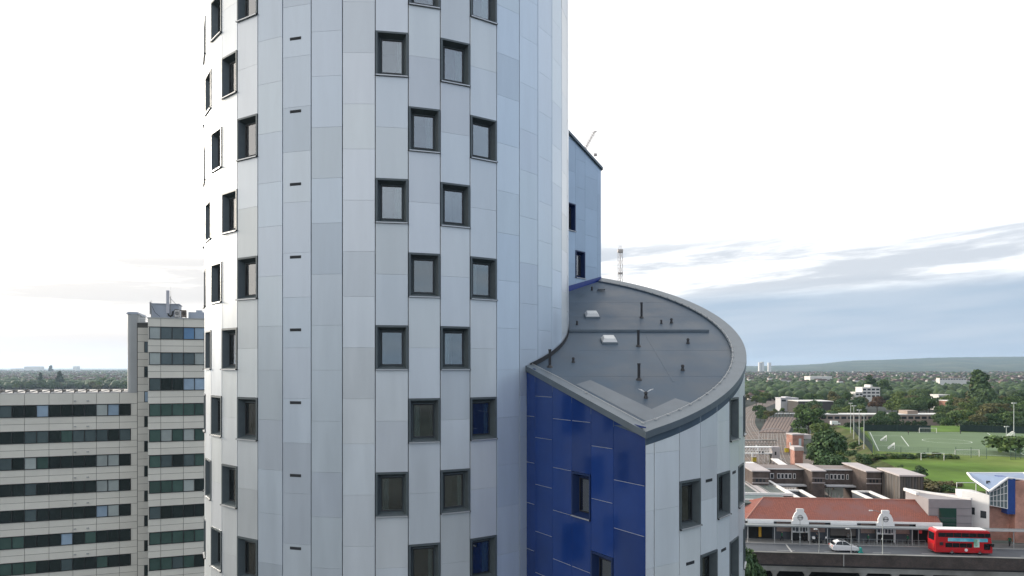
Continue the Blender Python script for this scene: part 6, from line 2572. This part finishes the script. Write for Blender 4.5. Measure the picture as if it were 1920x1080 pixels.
person(far(1703, 815), 0.4, 'player in dark kit on the turf left of the far goal', (0.03, 0.04, 0.06), (0.03, 0.03, 0.03))
person(far(1801, 814), -0.8, 'player in dark kit alone near the far corner of the pitch', (0.02, 0.03, 0.03), (0.02, 0.02, 0.025))
person(sw(sl(1531, 10.6), 10.6, 0.13), 1.4, 'person in dark clothes walking on the pavement right of the first gable', (0.03, 0.035, 0.05), (0.02, 0.02, 0.03))
person(sw(sl(1893, 11.0), 11.0, 0.13), -0.3, 'person in a green jacket waiting under the canopy beyond the bus', (0.03, 0.14, 0.08), (0.02, 0.02, 0.025))
person(sw(sl(1509, 11.4), 11.4, 0.13), 0.2, 'person in black standing in the first station entrance', (0.015, 0.015, 0.018), (0.015, 0.015, 0.02))
for k, (px, d, rz_, lb, c1_, c2_) in enumerate(((1466, 11.2, 1.5, 'person in a blue coat walking past the amber banner', (0.04, 0.08, 0.2), (0.03, 0.03, 0.04)), (1590, 11.5, -1.4, 'person in grey walking behind the white car', (0.2, 0.2, 0.2), (0.04, 0.04, 0.05)),
                                                (1628, 10.6, 1.6, 'person in a red top walking towards the second gable', (0.35, 0.04, 0.04), (0.03, 0.03, 0.05)), (1668, 11.8, 0.0, 'person in white standing in the second station entrance', (0.6, 0.6, 0.58), (0.05, 0.05, 0.07)),
                                                (1702, 10.9, -1.5, 'person in a dark jacket just behind the bus', (0.04, 0.045, 0.04), (0.05, 0.05, 0.06)))):
    person(sw(sl(px, d), d, 0.13), rz_, lb, c1_, c2_, 0.3 if k != 3 else 0.05)
e = sthing('bus_stop', sl(1722, 10.0), 10.0, 0.13, 'bus stop flag on a slim post beside the rear of the bus', 'bus stop')
mb = MB()
mb.tube((0, 0, 0), (0, 0, 2.8), 0.05, seg=8)
mb.build('post', M_steelg, e)
mb = MB()
mb.box(0.05, 0.6, -0.03, 0.03, 2.2, 2.75)
mb.build('flag', mat('stop_red', (0.5, 0.03, 0.03), 0.5), e)
for px, lb, c in ((1532.5, 'black moped with white box parked by the kerb', M_black),):
    e = sthing('moped', sl(px, 10.0), 10.0, 0.13, lb, 'moped')
    for x in (-0.6, 0.6):
        mb = MB()
        mb.tube((x, -0.06, 0.28), (x, 0.06, 0.28), 0.28, seg=14)
        mb.build('wheel', M_black, e)
    mb = MB()
    mb.extrude_y([(-0.7, 0.5), (0.1, 0.35), (0.5, 0.4), (0.62, 0.95), (0.5, 1.0), (0.3, 0.5), (-0.1, 0.78), (-0.75, 0.8)], -0.14, 0.14)
    mb.build('body', c, e, bevel=0.03)
    mb = MB()
    mb.box(-0.9, -0.45, -0.2, 0.2, 0.82, 1.2)
    mb.build('box', M_wt, e)

# ---- lattice crane masts far behind the tower
M_crane = mat('crane_paint', (0.42, 0.38, 0.36), rough=0.6)


def lattice(mb, base, top, w, n):
    base, top = Vector(base), Vector(top)
    ax = (top - base).normalized()
    u = ax.orthogonal().normalized()
    v = ax.cross(u)
    C_ = [u * w + v * w, u * w - v * w, -u * w - v * w, -u * w + v * w]
    for i in range(4):
        mb.tube(base + C_[i], top + C_[i], 0.12, seg=4)
    for k in range(n):
        a, b = base.lerp(top, k / n), base.lerp(top, (k + 1) / n)
        for i in range(4):
            mb.tube(a + C_[i], b + C_[(i + 1) % 4], 0.08, seg=3)


Yc = 330.0
p0 = at(1163, 560, Yc)
zt = at(1163, 472, Yc).z
e = empty('tower_crane', (p0.x, Yc, GZ), 0, 'pale lattice crane mast rising behind the wing roof', 'crane')
mb = MB()
lattice(mb, (0, 0, 0), (0, 0, zt - GZ), 0.8, 26)
mb.build('mast', M_crane, e)
mb = MB()
mb.box(-1.2, 1.2, -1.2, 1.2, zt - GZ - 0.3, zt - GZ + 1.0)
for k in (-0.8, 0.0, 0.8):
    mb.tube((k, 0, zt - GZ + 1.0), (k * 0.6, 0, zt - GZ + 3.0), 0.1, seg=4)
mb.build('mast_head', M_crane, e)
mb = MB()
mb.box(-1.1, 1.1, -1.1, 1.1, at(0, 514, Yc).z - GZ, at(0, 511, Yc).z - GZ)
mb.build('collar', M_crane, e)
a, b = at(1104, 300, Yc), at(1115, 246, Yc)
e = empty('luffing_crane', (a.x - 8, Yc, GZ), 0, 'raised crane jib with hanging hook above the rear wing', 'crane')
o3 = Vector((a.x - 8, Yc, GZ))
mb = MB()
lattice(mb, Vector((0, 0, 0)), Vector((0, 0, a.z - GZ - 6)), 0.9, 24)
mb.build('mast', M_crane, e)
mb = MB()
lattice(mb, Vector((0, 0, a.z - GZ - 6)), b - o3, 0.5, 16)
mb.build('jib', M_crane, e)
mb = MB()
hk = at(1117, 288, Yc) - o3
tp = at(1119, 247, Yc) - o3
mb.tube(b - o3, tp, 0.25, seg=5)
mb.tube(tp, hk, 0.07, seg=4)
mb.tube(b - o3, hk - Vector((0.6, 0, 0)), 0.07, seg=4)
mb.box(hk.x - 0.9, hk.x + 0.6, -0.5, 0.5, hk.z - 1.2, hk.z)
mb.build('hook_block', M_crane, e)
# ============================================================ the evening haze over the suburb
HAZE = 0.00005
hz = MB()
hz.box(-15500, 15500, -15500, 15500, GZ - 4.5, 212.0)
hm_ = bpy.data.materials.new('haze')
hm_.use_nodes = True
t = hm_.node_tree
t.nodes.clear()
out = N(t, 'ShaderNodeOutputMaterial')
pv = N(t, 'ShaderNodeVolumePrincipled', ins={'Density': HAZE, 'Anisotropy': 0.45})
pv.inputs['Color'].default_value = (0.58, 0.76, 0.98, 1)
t.links.new(pv.outputs[0], out.inputs['Volume'])
ho = hz.build('haze', hm_)
tag(ho, kind='stuff')
